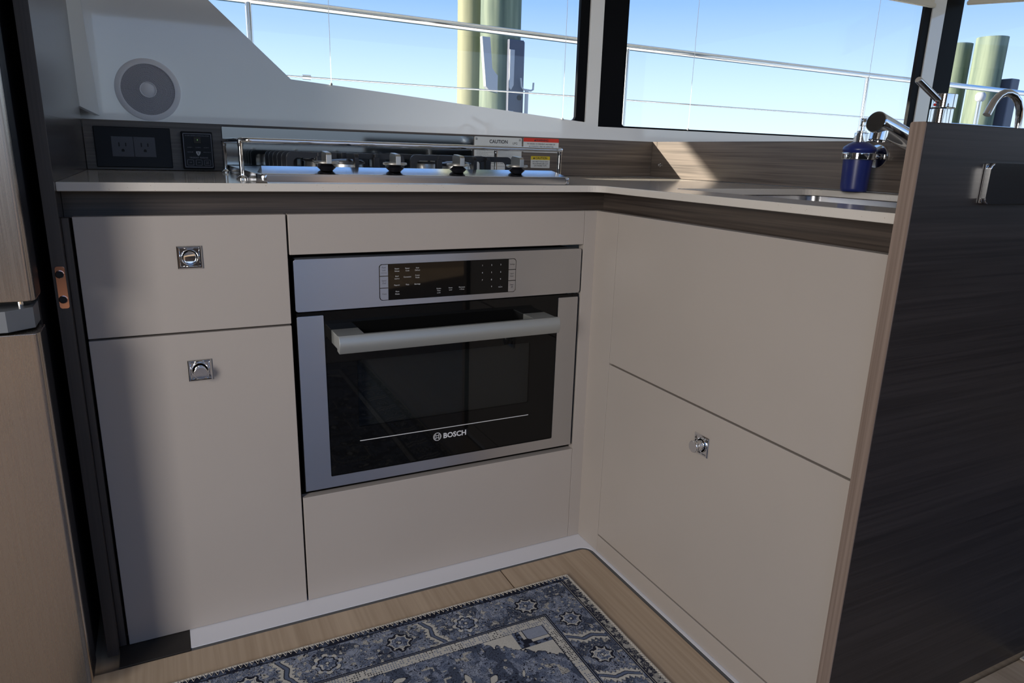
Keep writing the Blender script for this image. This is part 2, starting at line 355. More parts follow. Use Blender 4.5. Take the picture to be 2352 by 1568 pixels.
w2 = struct('window_2', pXZ(bmesh.new(), [(0.4455, 0.9745), (1.9890, 0.9745), (1.9890, 1.615), (0.4455, 1.615)], YW+0.004, YW+0.018, [rrect(0.5390, 1.9500, 0.9795, 1.605, 0.010)]), M['frame'], label='middle side window right of the black pillar')
obj('pane', bx(0.4455, 1.9890, YW+0.022, YW+0.028, 0.9745, 1.615), M['glass'], w2)
# front window, turned towards the bow
a0 = Vector((2.075, 0.715, 0)); dn = Vector((0.57, -0.82, 0)).normalized()
def f3(s): return lambda a, b: tuple(Vector((2.178, 0.703, 0)) + dn*a + Vector((0.82, 0.57, 0)).normalized()*s + Vector((0, 0, b)))
bm = prism(bmesh.new(), [(0.0, 0.0), (1.7, 0.0), (1.7, 0.985), (0.0, 0.985)], [], f3(0.0), f3(0.03)); struct('wall_right', bm, M['gelm'])
bm = bx(2.069, 2.178, 0.6995, 0.745, 0.0, 1.95)
w3 = struct('window_3', bm, M['frame'], label='front window beside the corner post')
obj('pane', prism(bmesh.new(), [(0.0, 0.986), (1.7, 0.986), (1.7, 1.94), (0.0, 1.94)], [], f3(0.006), f3(0.012)), M['glass'], w3)
struct('wall_bow', bx(3.147, 3.19, -3.86, -0.692, 0.0, 0.94), mat('dark_lining', (0.018, 0.017, 0.017), 0.6))
struct('ceiling', pXY(bmesh.new(), [(-2.7, -4.0), (4.0, -4.0), (4.0, 0.745), (-2.7, 0.745)], 1.951, 2.0, [rrect(-1.5, 0.3, -3.2, -1.7, 0.08)]), M['ceil'])
# rest of the saloon, behind the photographer: glazed sides and the open cockpit door
struct('wall_front', pXZ(bmesh.new(), [(-2.7, 0), (4.0, 0), (4.0, 1.95), (-2.7, 1.95)], -3.92, -3.86, [[(-2.3, 0.86), (3.0, 0.86), (3.0, 1.82), (-2.3, 1.82)]]), M['wallw'])
struct('wall_left', pYZ(bmesh.new(), [(-3.86, 0), (0.70, 0), (0.70, 1.95), (-3.86, 1.95)], -2.70, -2.64, [[(-2.4, 0.02), (-1.5, 0.02), (-1.5, 1.88), (-2.4, 1.88)]]), M['wallw'])

# ------------------------------------------------------------------ fixed joinery
t = thing('tall_panel', 'tall dark wooden partition beside the steel fridge', 'panel', (-0.98, -0.02, 0))
obj('side_board', bx(-0.9885, -0.9705, -0.0190, 0.585, 0.0, 1.94, bev=0.0012), M['tally'], t)
obj('edge_band', bx(-0.9887, -0.9703, -0.0205, -0.0190, 0.0, 1.94, bev=0.0005), M['dedge'], t)
obj('filler_strip', bx(-0.9705, -0.9600, 0.0010, 0.020, 0.0008, 0.7690, bev=0.001), M['dedge'], t)
t = thing('strike_plate', 'coppery reflecting latch plate with two round holes on dark partition edge', 'latch', (-0.978, -0.0205, 0.633))
bm = pXZ(bmesh.new(), rrect(-0.9845, -0.9717, 0.6335, 0.6985, 0.003), -0.0222, -0.0206, bev=0.0004); obj('plate', bm, M['copper'], t, 40)
for z in (0.6865, 0.6475):
    bm = lathe(bmesh.new(), [(0.0062, 0), (0.0062, 0.0012), (0.0052, 0.0016), (0.0050, 0.0004)], (-0.9786, -0.0222, z), (0, -1, 0), 24); obj('collar', bm, M['copper'], t, 40)
    obj('hole', lathe(bmesh.new(), [(0.0050, 0), (0.0050, 0.0006)], (-0.9786, -0.0222, z), (0, -1, 0), 24), M['carc'], t)

# white sloping trim behind the tall panel
def fin():
    pts = [(-0.9693, 0.59, 0.9569), (-0.9402, 0.699, 0.9428), (-0.9695, 0.699, 1.60), (-0.9985, 0.59, 1.60)]
    bm = bmesh.new(); A = [bm.verts.new(p) for p in pts]; B = [bm.verts.new((p[0]-0.010, p[1], p[2])) for p in pts]
    bm.faces.new(A); bm.faces.new(B[::-1])
    for i in range(4): bm.faces.new((A[i], A[(i+1) % 4], B[(i+1) % 4], B[i]))
    return bm
o = obj('corner_trim', fin(), M['gelm'], origin=(-0.96, 0.64, 0.94)); tag(o, 'white leaning trim board in the corner left of the round speaker', 'trim')

# ------------------------------------------------------------------ cabinets
def latch(parent, c, nrm, right, out_, name):
    """square chrome push-knob; c centre on the face, nrm outward, right = in-plane horizontal"""
    n = Vector(nrm); rgt = Vector(right); c = Vector(c); up = Vector((0, 0, 1)); s = 0.0188
    def P(a, b, d): return tuple(c + rgt*a + up*b + n*d)
    bm = bmesh.new(); rings = []
    for sz, d in ((s, 0.0), (s, 0.0022), (s-0.0012, 0.0034), (s-0.0034, 0.0032), (s-0.0046, 0.0014)):
        rings.append([bm.verts.new(P(a*sz, b*sz, d)) for a, b in ((-1, -1), (1, -1), (1, 1), (-1, 1))])
    for a, b in zip(rings, rings[1:]):
        for i in range(4): bm.faces.new((a[i], a[(i+1) % 4], b[(i+1) % 4], b[i]))
    bm.faces.new(rings[-1]); bm.faces.new(rings[0][::-1])
    obj('latch_plate', bm, M['chrome'], parent)
    bm = lathe(bmesh.new(), [(0.0135, 0), (0.0135, 0.0010), (0.0125, 0.0022), (0.0112, 0.0006), (0.0112, 0.0)], c+n*0.0014, n, 36); obj('latch_collar', bm, M['chrome'], parent, 40)
    if out_:
        bm = lathe(bmesh.new(), [(0.0098, 0), (0.0098, 0.006), (0.0080, 0.009), (0.0078, 0.012), (0.0108, 0.0150), (0.0112, 0.0180), (0.0108, 0.0196), (0.0100, 0.0202)], c+n*0.0012, n, 36)
    else:
        bm = lathe(bmesh.new(), [(0.0105, 0), (0.0105, 0.0020), (0.0095, 0.0030), (0.0088, 0.0026), (0.002, 0.0022)], c+n*0.0012, n, 36)
    obj('latch_knob', bm, M['chrome'], parent, 40)
DT = 0.019
t = thing('drawer_cabinet', 'greige base cabinet left of the oven with a drawer over a door', 'cabinet', (-0.80, 0.28, 0.0))
obj('carcass', bx(-0.9575, -0.6385, 0.0215, 0.55, 0.002, 0.765), M['carc'], t)
d = obj('drawer', bx(-0.9555, -0.6396, 0, DT, 0.5761, 0.7706, bev=0.0010), M['door'], t)
latch(d, (-0.7963, 0, 0.7025), (0, -1, 0), (1, 0, 0), False, 'a')
d = obj('door', bx(-0.9555, -0.6396, 0, DT, 0.0010, 0.5724, bev=0.0010), M['door'], t)
latch(d, (-0.7963, 0, 0.5070), (0, -1, 0), (1, 0, 0), True, 'b')
t = thing('oven_cabinet', 'greige cabinet housing the built-in oven', 'cabinet', (-0.33, 0.28, 0.0))
obj('carcass', box(box(box(bmesh.new(), -0.6375, -0.029, 0.545, 0.555, 0.002, 0.765), -0.6375, -0.029, 0.021, 0.545, 0.002, 0.222), -0.6375, -0.029, 0.021, 0.545, 0.706, 0.765), M['carc'], t)
obj('upper_panel', bx(-0.6363, -0.0292, 0, DT, 0.6999, 0.7706, bev=0.0010), M['door'], t)
obj('lower_panel', bx(-0.6363, -0.0292, 0, DT, 0.0010, 0.2281, bev=0.0010), M['door'], t)
t = thing('corner_filler', 'narrow greige corner filler between oven and right-hand cabinet', 'filler', (0, 0, 0))
obj('filler_strip', bx(-0.0287, 0.018, 0, DT, 0.0005, 0.7706, bev=0.0006), M['door'], t)
obj('filler_strip', bx(0.0, DT, -0.0806, 0.0005, 0.0005, 0.7706, bev=0.0006), M['door'], t)
t = thing('sink_cabinet', 'greige sink cabinet on the right with plain upper panel and lower door', 'cabinet', (0.28, -0.38, 0.0))
obj('carcass', bx(0.0215, 0.55, -0.686, -0.05, 0.002, 0.60), M['carc'], t)
obj('top_rail', bx(0.0195, 0.0465, -0.686, 0.018, 0.752, 0.764), M['carc'], t)
obj('upper_panel', bx(0, DT, -0.6840, -0.0816, 0.4555, 0.7706, bev=0.0010), M['door'], t)
d = obj('door', bx(0, DT, -0.6819, -0.0816, 0.0449, 0.4518, bev=0.0010), M['door'], t)
latch(d, (0, -0.3849, 0.3875), (-1, 0, 0), (0, 1, 0), True, 'c')
obj('plinth', bx(0, DT, -0.6865, -0.0812, 0.0008, 0.0414, bev=0.0008), M['door'], t)
t = thing('counter_fascia', 'recessed dark wooden band under the countertop', 'fascia', (-0.4, 0.05, 0.77))
fc = ((0.032, 0.024, 0.020), (0.092, 0.071, 0.057))
obj('fascia_board', bx(-0.9700, 0.047, 0.0470, 0.060, 0.7650, 0.8090), wood('fascia_wood_x', 'x', *fc, 0.45), t)
obj('fascia_board', bx(0.0470, 0.060, -0.6895, 0.0600, 0.7650, 0.8090), wood('fascia_wood_y', 'y', *fc, 0.45), t)

# countertop with sink cut-out
sink = rrect(0.1085, 0.5150, -0.6300, -0.1050, 0.030)
arc = [(-0.028+0.030*math.cos(a*PI/16), -0.033+0.030*math.sin(a*PI/16)) for a in range(0, 9)]
outer = [(-0.9700, -0.003)] + arc[::-1] + [(0.002, -0.6830), (0.0068, -0.6880), (0.5745, -0.6880), (0.5745, 0.5795), (-0.9700, 0.5795)]
o = obj('countertop', pXY(bmesh.new(), outer, 0.8093, 0.8230, [sink], bev=0.0012), M['quartz'], origin=(-0.2, 0.3, 0.8093)); tag(o, 'cream speckled polished stone countertop, L-shaped', 'countertop')
t = thing('sink', 'undermounted stainless steel sink basin in the stone countertop', 'sink', (0.31, -0.37, 0.64))
bm = bmesh.new(); rings = []
for (ins, z, r) in ((-0.012, 0.8088, 0.036), (0.0, 0.8080, 0.030), (0.001, 0.790, 0.030), (0.006, 0.70, 0.032), (0.020, 0.66, 0.045), (0.055, 0.648, 0.05)):
    rings.append([bm.verts.new((a, b, z)) for a, b in rrect(0.1085-0.006+ins, 0.5150+0.006-ins, -0.6300-0.006+ins, -0.1050+0.006-ins, r)])
for a, b in zip(rings, rings[1:]):
    n = len(a)
    for i in range(n): bm.faces.new((a[i], a[(i+1) % n], b[(i+1) % n], b[i]))
bm.faces.new(rings[-1]); obj('basin', bm, M['steel'], t, 50)
obj('drain', lathe(bmesh.new(), [(0.045, 0), (0.045, 0.003), (0.035, 0.004), (0.03, 0.001)], (0.31, -0.37, 0.6485), (0, 0, 1)), M['chrome'], t, 40)

# backsplash boards
o = obj('backsplash', bx(-0.9700, 0.5749, 0.5800, 0.6000, 0.8235, 0.9310, bev=0.0012), M['dwx'], origin=(-0.2, 0.59, 0.8235)); tag(o, 'long dark wooden backsplash behind the cooktop', 'backsplash')
o = obj('backsplash', bx(0.5750, 0.5950, -0.6895, 0.5999, 0.8235, 0.9310, bev=0.0012), M['dwy'], origin=(0.585, 0, 0.8235)); tag(o, 'dark wooden backsplash board behind the sink, part in sunlight', 'backsplash')
o = obj('partition', bx(0.5762, 0.5938, -0.6895, 0.5795, 0.0, 0.8225), M['dwy'], origin=(0.585, 0, 0)); tag(o, 'dark wooden partition below the sink backsplash', 'partition')
t = thing('push_button', 'small chrome stud on the dark board near the backsplash corner', 'stud', (0.575, 0.52, 0.86))
obj('stud', lathe(bmesh.new(), [(0.006, 0), (0.006, 0.001), (0.0045, 0.0022), (0.004, 0.006), (0.002, 0.007)], (0.575, 0.535, 0.861), (-1, 0, 0), 20), M['chrome'], t, 40)

# end panel on the right
t = thing('end_panel', 'large dark wooden end panel with lighter edge at right', 'panel', (0.6, -0.70, 0.012))
obj('face_board', bx(-0.0095, 1.55, -0.7100, -0.6900, 0.0120, 0.9330, bev=0.0015), M['endx'], t)
obj('edge_band', pYZ(bmesh.new(), rrect(-0.7100, -0.6900, 0.0120, 0.9330, 0.003, 4), -0.0112, -0.0096), M['edge'], t, label='lighter brown vertical-grained edge band')
t = thing('wall_holder', 'wide chrome holder plate on the dark end panel', 'holder', (0.24, -0.71, 0.83))
pr = rrect(0.1205, 0.345, 0.8365, 0.8880, 0.0075, 6)
obj('cover', prism(bmesh.new(), pr, [], lambda a, b: (a, -0.7185, b), lambda a, b: (a, -0.7122, b), 0.0018), M['chrome'], t, 40)
obj('back_plate', bx(0.1200, 0.3455, -0.7122, -0.7101, 0.8372, 0.8872, bev=0.0008), M['chrome'], t)

# ------------------------------------------------------------------ oven
t = thing('oven', 'built-in stainless steel oven with black glass door and bar handle', 'oven', (-0.333, 0.25, 0.241))
obj('housing', bx(-0.622, -0.045, 0.030, 0.50, 0.240, 0.690), M['carc'], t)
cp = obj('control_panel', pXZ(bmesh.new(), rrect(-0.6313, -0.0342, 0.5964, 0.6915, 0.004), -0.0015, 0.0290, bev=0.0010), M['steel'], t, 40)
obj('display', pXZ(bmesh.new(), rrect(-0.4770, -0.1900, 0.6076, 0.6768, 0.006), -0.0019, -0.0012), M['bglass'], cp)
for x0, x1, side in ((-0.4758, -0.4600, 0), (-0.2072, -0.1912, 1)):
    for k, (za, zb_) in enumerate(((0.6549, 0.6757), (0.6321, 0.6535), (0.6087, 0.6307))):
        pts = [(x0, za), (x1, za), (x1, zb_), (x0, zb_)]
        if k == 0: pts = (pts[:3] + [(x0+0.005, zb_), (x0+0.0014, zb_-0.0014), (x0, zb_-0.005)]) if side == 0 else (pts[:2] + [(x1, zb_-0.005), (x1-0.0014, zb_-0.0014), (x1-0.005, zb_), (x0, zb_)])
        if k == 2: pts = ([(x0, za+0.005), (x0+0.0014, za+0.0014), (x0+0.005, za)] + pts[1:]) if side == 0 else ([pts[0], (x1-0.005, za), (x1-0.0014, za+0.0014), (x1, za+0.005)] + pts[2:])
        obj('key', pXZ(bmesh.new(), pts, -0.0024, -0.0018), M['steel'], cp)
y = -0.0021
for s, x, z, h in (('Sensor', -0.4424, .6660, .0026), ('Reheat', -0.4424, .6614, .0026), ('Sensor', -0.4218, .6660, .0026), ('Cook', -0.4218, .6614, .0026), ('Auto', -0.4018, .6660, .0026), ('Defrost', -0.4018, .6614, .0026),
                   ('Broil', -0.4426, .6516, .0026), ('(high/low)', -0.4426, .6472, .0019), ('Convection', -0.4220, .6494, .0026), ('Frozen', -0.4019, .6516, .0026), ('Foods', -0.4019, .6472, .0026),
                   ('Popcorn', -0.4428, .6346, .0026), ('Pizza', -0.4221, .6346, .0026), ('Beverage', -0.4021, .6346, .0026), ('More', -0.4422, .6222, .0026), ('Modes', -0.4422, .6174, .0026),
                   ('Kitchen', -0.3584, .6232, .0024), ('Timer', -0.3584, .6190, .0024), ('(on/off)', -0.3584, .6150, .0018), ('Power', -0.3337, .6232, .0024), ('Level', -0.3337, .6190, .0024), ('Microwave', -0.3096, .6232, .0024), ('+ 30 sec', -0.3096, .6190, .0024)):
    obj('legend', text(bmesh.new(), s, x, y, z, h, width=0.86), M['white'], cp)
for k, s in enumerate('123456789'): obj('legend', text(bmesh.new(), s, -0.2656+0.0203*(k % 3), y, .6640-.0148*(k//3), .0030), M['white'], cp)
for s, x, z, h in (('0', -0.2447, .6203, .0030), ('.', -0.2251, .6228, .0035), ('Amount', -0.2251, .6188, .0022)): obj('legend', text(bmesh.new(), s, x, y, z, h, width=0.86), M['white'], cp)
y = -0.0026
for s, x, z, h in (('Panel', -0.4680, .6692, .0028), ('Lock', -0.4680, .6642, .0028), ('(hold 3 sec)', -0.4680, .6596, .0018), ('Speed', -0.4680, .6444, .0028), ('Chef', -0.4680, .6394, .0028), ('Clock', -0.4680, .6188, .0028),
                   ('Settings', -0.1992, .6640, .0026), ('Start/', -0.1992, .6446, .0026), ('Enter', -0.1992, .6398, .0026), ('Clear/', -0.1992, .6216, .0026), ('Off', -0.1992, .6168, .0026)):
    obj('key_legend', text(bmesh.new(), s, x, y, z, h, width=0.9), M['darkprint'], cp)
U = [(-0.6305, 0.2410), (-0.0367, 0.2410), (-0.0367, 0.5860), (-0.0385, 0.5875), (-0.0850, 0.5875), (-0.0865, 0.5860), (-0.0865, 0.2655), (-0.0885, 0.2633), (-0.5800, 0.2633), (-0.5820, 0.2655), (-0.5820, 0.5860), (-0.5835, 0.5875), (-0.6290, 0.5875), (-0.6305, 0.5860)]
obj('door_frame', pXZ(bmesh.new(), U, -0.0015, 0.029, bev=0.0009), M['steel'], t, 40)
win = rrect(-0.5228, -0.1497, 0.3580, 0.4942, 0.003, 3)
dg = obj('door_glass', pXZ(bmesh.new(), [(-0.6300, 0.5878), (-0.5822, 0.5878), (-0.5822, 0.2632), (-0.0863, 0.2632), (-0.0863, 0.5878), (-0.0370, 0.5878), (-0.0370, 0.5935), (-0.6300, 0.5935)], 0.0008, 0.006, [win]), M['bglass'], t)
obj('window_pane', pXZ(bmesh.new(), rrect(-0.5224, -0.1501, 0.3584, 0.4938, 0.003, 3), 0.0012, 0.003), M['oglass'], dg)
# grey oven cavity seen through the pane
bm = bmesh.new()
box(bm, -0.535, -0.137, 0.024, 0.028, 0.345, 0.510)
obj('inner_door', bm, M['ocav'], t)
bm = bmesh.new(); box(bm, -0.5220, -0.1487, 0.0002, 0.0008, 0.3285, 0.3299); obj('white_line', bm, M['white'], dg)
bm = bmesh.new(); cx, cz, ly = -0.3608, 0.3116, 0.0004
quadline(bm, [(cx+0.0083*math.cos(a*PI/20), cz+0.0083*math.sin(a*PI/20)) for a in range(40)], 0.0012, ly, True)
for sgn in (-1, 1):
    quadline(bm, [(cx+sgn*0.0062*math.cos(a), cz+0.0062*math.sin(a)) for a in np.linspace(-0.95, 0.95, 12)], 0.0009, ly)
    quadline(bm, [(cx+sgn*0.0028, cz-0.0052), (cx+sgn*0.0028, cz+0.0052)], 0.0010, ly)
    quadline(bm, [(cx-0.0028, cz+sgn*0.0023), (cx+0.0028, cz+sgn*0.0023)], 0.0010, ly)
text(bm, 'BOSCH', -0.3478, ly, 0.3062, 0.0108, 'LEFT', w=0.00045, width=1.02)
obj('logo', bm, M['white'], dg)
M['anod'] = mat('anodised_handle', (0.40, 0.41, 0.39), 0.48, 0.7)
hd = obj('handle', pYZ(bmesh.new(), [(-0.0470, 0.5300), (-0.0470, 0.5590), (-0.0620, 0.5612), (-0.0655, 0.5570), (-0.0675, 0.5500), (-0.0683, 0.5445), (-0.0675, 0.5390), (-0.0655, 0.5325), (-0.0630, 0.5283)], -0.5698, -0.1175, bev=0.0006), M['anod'], t, 30)
for xa, xb in ((-0.5694, -0.5190), (-0.1690, -0.1179)):
    obj('standoff', bx(xa, xb, -0.0480, 0.0010, 0.5335, 0.5588, bev=0.0012), M['anod'], hd)

# ------------------------------------------------------------------ cooktop
CT = 0.8230
t = thing('cooktop', 'stainless steel four-burner gas cooktop with black grates', 'cooktop', (-0.37, 0.28, CT))
obj('base_tray', pXY(bmesh.new(), rrect(-0.6800, -0.0570, 0.0140, 0.5300, 0.016, 8), CT+0.0002, CT+0.0150, bev=0.0042), M['hob'], t, 50)
pf = [(0.0188, CT+0.0120), (0.0188, CT+0.0150), (0.0200, CT+0.0158), (0.0750, CT+0.0268), (0.0785, CT+0.0258), (0.0850, CT+0.0140), (0.0850, CT+0.0120)]
bm = bmesh.new(); A = []; B = []
for (yy, zz) in pf:
    k = max(0.0, (zz-CT-0.012))*0.55
    A.append(bm.verts.new((-0.6730+k, yy, zz))); B.append(bm.verts.new((-0.0640-k, yy, zz)))
bm.faces.new(A); bm.faces.new(B[::-1])
for i in range(len(A)): bm.faces.new((A[i], A[(i+1) % len(A)], B[(i+1) % len(A)], B[i]))
cpn = obj('control_panel', bm, M['hob'], t, 35)
for x in (-0.5562, -0.4287, -0.3006, -0.1713):
    zb = CT+0.0208; kb = (x, 0.045, zb)
    k = obj('knob', lathe(bmesh.new(), [(0.0180, 0.0118), (0.0222, 0.0130), (0.0225, 0.0155), (0.0215, 0.0170), (0.004, 0.0172)], kb, (0, 0, 1), 36), M['satin'], t, 35)
    obj('knob_stem', lathe(bmesh.new(), [(0.0105, 0), (0.0110, 0.001), (0.0160, 0.0055), (0.0165, 0.0065), (0.0100, 0.0115), (0.0100, 0.0125)], kb, (0, 0, 1), 30), M['black'], k, 30)
    bm = pYZ(bmesh.new(), [(0.045-0.0225, zb+0.0130), (0.045+0.019, zb+0.0165), (0.045+0.019, zb+0.0300), (0.045+0.012, zb+0.0345), (0.045-0.0180, zb+0.0320), (0.045-0.0225, zb+0.0280)], x-0.0048, x+0.0048, bev=0.0008); obj('knob_grip', bm, M['satin'], k, 30)
for bx_, by_, R in ((-0.490, 0.175, 0.0375), (-0.500, 0.405, 0.034), (-0.252, 0.175, 0.0350), (-0.240, 0.405, 0.0375)):
    bu = obj('burner', lathe(bmesh.new(), [(R*1.25, 0), (R*1.25, 0.0035), (R*0.92, 0.005), (R*0.86, 0.0180), (R*0.80, 0.0190)], (bx_, by_, CT+0.0125), (0, 0, 1), 40), M['satin'], t, 35)
    obj('burner_cap', lathe(bmesh.new(), [(R*0.90, 0), (R*1.0, 0.0010), (R*1.0, 0.0040), (R*0.90, 0.0066), (R*0.6, 0.0088), (R*0.2, 0.0096), (0.001, 0.0097)], (bx_, by_, CT+0.0312), (0, 0, 1), 40), M['cap'], bu, 35)
def barxz(bm, x0, x1, y, leg0, leg1, zt=CT+0.0520, h=0.011, th=0.0072, r=0.011):
    """a flat bar along x with rounded shoulders and legs down to the tray"""
    zl = CT+0.0145; pts = []
    def arc_(cx, cz, rr_, a0_, a1_): return [(cx+rr_*math.cos(a0_+(a1_-a0_)*i/5), cz+rr_*math.sin(a0_+(a1_-a0_)*i/5)) for i in range(6)]
    lw = 0.013
    if leg0: pts += [(x0, zl)] + arc_(x0+r, zt-r, r, PI, PI/2)
    else: pts += [(x0, zt-h), (x0, zt)]
    if leg1: pts += arc_(x1-r, zt-r, r, PI/2, 0) + [(x1, zl), (x1-lw, zl)] + arc_(x1-lw-0.006, zt-h-0.006, 0.006, 0, PI/2)
    else: pts += [(x1, zt), (x1, zt-h)]
    if leg0: pts += arc_(x0+lw+0.006, zt-h-0.006, 0.006, PI/2, PI) + [(x0+lw, zl)]
    pXZ(bm, pts, y-th/2, y+th/2, bev=0.0008)
def baryz(bm, y0, y1, x, leg0, leg1, **k):
    b2 = bmesh.new(); barxz(b2, y0, y1, 0, leg0, leg1, **k)
    for v in b2.verts: a, b, c = v.co; v.co = (x+b, a, c)
    me = bpy.data.meshes.new('tmp'); b2.to_mesh(me); b2.free(); bm.from_mesh(me); bpy.data.meshes.remove(me)
for xc, nl, nr in ((-0.492, 6, 3), (-0.246, 3, 3)):
    g = obj('grate', bx(xc-0.100, xc+0.100, 0.286, 0.2945, CT+0.0410, CT+0.0518, bev=0.001), M['iron'], t)
    for xx in (xc-0.0560, xc+0.0560): obj('grate_bar', box(bmesh.new(), xx-0.0035, xx+0.0035, 0.145, 0.440, CT+0.0412, CT+0.0519, bev=0.001), M['iron'], g)
    for yy in np.linspace(0.15, 0.44, nl):
        bm2 = bmesh.new(); barxz(bm2, xc-0.1180, xc-0.022, yy, True, False); obj('grate_finger', bm2, M['iron'], g)
    for yy in np.linspace(0.16, 0.44, nr):
        bm2 = bmesh.new(); barxz(bm2, xc+0.022, xc+0.1180, yy, False, True); obj('grate_finger', bm2, M['iron'], g)
    for ya, yb, l0, l1 in ((0.095, 0.165, True, False), (0.205, 0.385, False, False), (0.425, 0.495, False, True)):
        bm2 = bmesh.new(); baryz(bm2, ya, yb, xc+0.004, l0, l1); obj('grate_finger', bm2, M['iron'], g)
    for sx in (-1, 1):
        for yy in (0.150, 0.435): obj('grate_leg', bx(xc+sx*0.056-0.006, xc+sx*0.056+0.006, yy-0.006, yy+0.006, CT+0.010, CT+0.0450, bev=0.001), M['iron'], g)

t = thing('fiddle_rail', 'chrome guard rail standing around the cooktop', 'rail', (-0.35, 0.3, CT))
zr = 0.8935
pts = [(-0.690, 0.540, zr), (-0.690, 0.165, zr)] + [(-0.668-0.022*math.cos(a), 0.162-0.022*math.sin(a), zr) for a in np.linspace(0.1, 1.5, 6)] + [(-0.029, 0.140, zr)] + [(-0.026+0.022*math.sin(a), 0.162-0.022*math.cos(a), zr) for a in np.linspace(0.1, 1.5, 6)] + [(-0.004, 0.540, zr)]
obj('rail', tube(bmesh.new(), pts, 0.0047, 16), M['chrome'], t, 60)
for x, yy in ((-0.690, 0.500), (-0.690, 0.150), (-0.012, 0.148), (-0.007, 0.500)):
    p = obj('post', lathe(bmesh.new(), [(0.0044, 0.008), (0.0044, zr-CT-0.012), (0.0052, zr-CT-0.010), (0.0052, zr-CT)], (x, yy, CT), (0, 0, 1), 16), M['chrome'], t, 40)
    obj('foot', lathe(bmesh.new(), [(0.0105, 0), (0.0105, 0.002), (0.0090, 0.0045), (0.0046, 0.0075), (0.0044, 0.010)], (x, yy, CT), (0, 0, 1), 20), M['chrome'], p, 30)

# ------------------------------------------------------------------ things on the backsplash
t = thing('splash_plate', 'polished steel splash plate behind the cooktop', 'splash plate', (-0.363, 0.579, 0.824))
obj('sheet', bx(-0.6866, -0.0400, 0.5772, 0.5799, 0.8240, 0.9262, bev=0.0008), M['mirror'], t)
t = thing('power_outlet', 'black wall plate with two grey sockets in the left corner', 'outlet', (-0.874, 0.579, 0.829))
obj('cover_plate', bx(-0.9500, -0.7972, 0.5730, 0.5799, 0.8293, 0.9170, bev=0.0015), M['black'], t)
for xa, xb in ((-0.9172, -0.8740), (-0.8730, -0.8298)):
    s = obj('socket', bx(xa, xb, 0.5715, 0.5735, 0.8524, 0.8962, bev=0.0005), M['outlet'], t); c = (xa+xb)/2
    bm = bmesh.new(); box(bm, c-0.0080, c-0.0056, 0.5711, 0.5716, 0.8745, 0.8832); box(bm, c+0.0052, c+0.0075, 0.5711, 0.5716, 0.8752, 0.8826)
    pXZ(bm, [(c-0.0030, 0.8635), (c+0.0030, 0.8635), (c+0.0030, 0.8668), (c+0.0021, 0.8688), (c, 0.8696), (c-0.0021, 0.8688), (c-0.0030, 0.8668)], 0.5711, 0.5716)
    obj('slots', bm, M['carc'], s)
t = thing('gas_alarm_panel', 'small black gas control panel with white frame line and three keys', 'panel', (-0.742, 0.579, 0.828))
obj('case', bx(-0.7755, -0.7088, 0.5600, 0.5799, 0.8275, 0.9120, bev=0.0025), M['black'], t)
fy = 0.5594; bm = bmesh.new(); X0, X1, Z0, Z1 = -0.7712, -0.7122, 0.8325, 0.9072; cx = (X0+X1)/2
quadline(bm, rrect(X0, X1, Z0, Z1, 0.0015, 3), 0.0011, fy, True)
text(bm, 'L.P. GAS CONTROL & DETECTION SYSTEM', cx, fy, Z1-0.0055, 0.0020, width=0.92)
for k, s in enumerate(('ALARM 1', 'ALARM 2', 'ALARM 3')): text(bm, s, X0+0.0130+0.0172*k, fy, 0.8757, 0.0020)
text(bm, 'VALVE ON', X0+0.0125, fy, 0.8652, 0.0020, width=0.9); text(bm, 'DETECTOR ON', X1-0.0105, fy, 0.8652, 0.0020, width=0.8)
text(bm, 'TRIDENT MARINE', cx, fy, 0.8522, 0.0032, spacing=1.1)
for k, s in enumerate(('ON', 'OFF', 'TEST')):
    kx = X0+0.0115+0.0180*k; quadline(bm, rrect(kx-0.0065, kx+0.0065, 0.8365, 0.8488, 0.0014, 3), 0.0006, fy, True); text(bm, s, kx, fy, 0.8430 if k == 2 else 0.8418, 0.0022)
text(bm, 'RESET', X0+0.0475, fy, 0.8397, 0.0020)
obj('print', bm, M['dimprint'], t)
bm = bmesh.new(); sh = [(-0.0048, 0.0046), (-0.0020, 0.0042), (0, 0.0050), (0.0020, 0.0042), (0.0048, 0.0046), (0.0046, 0.0008), (0.0028, -0.0030), (0, -0.0058), (-0.0028, -0.0030), (-0.0046, 0.0008)]
bm.faces.new([bm.verts.new((cx+a, fy, 0.8635+b)) for a, b in sh]); obj('shield', bm, M['white'], t)
bm = bmesh.new(); quadline(bm, [(cx, 0.8600), (cx, 0.8668)], 0.0009, fy-0.0002); quadline(bm, [(cx-0.0020, 0.8664), (cx-0.0018, 0.8646), (cx, 0.8640), (cx+0.0018, 0.8646), (cx+0.0020, 0.8664)], 0.0007, fy-0.0002); obj('trident', bm, M['darkprint'], t)
bm = bmesh.new(); box(bm, cx-0.0080, cx+0.0080, 0.5590, 0.5600, 0.8855, 0.9000, bev=0.0004); dsp = obj('display', bm, M['bglass'], t)
bm = bmesh.new(); box(bm, cx-0.0004, cx+0.0005, 0.5586, 0.5592, 0.8920, 0.8950); obj('indicator', bm, mat('green_led', (0.35, 0.9, 0.25), 0.4, emit=0.35), dsp)

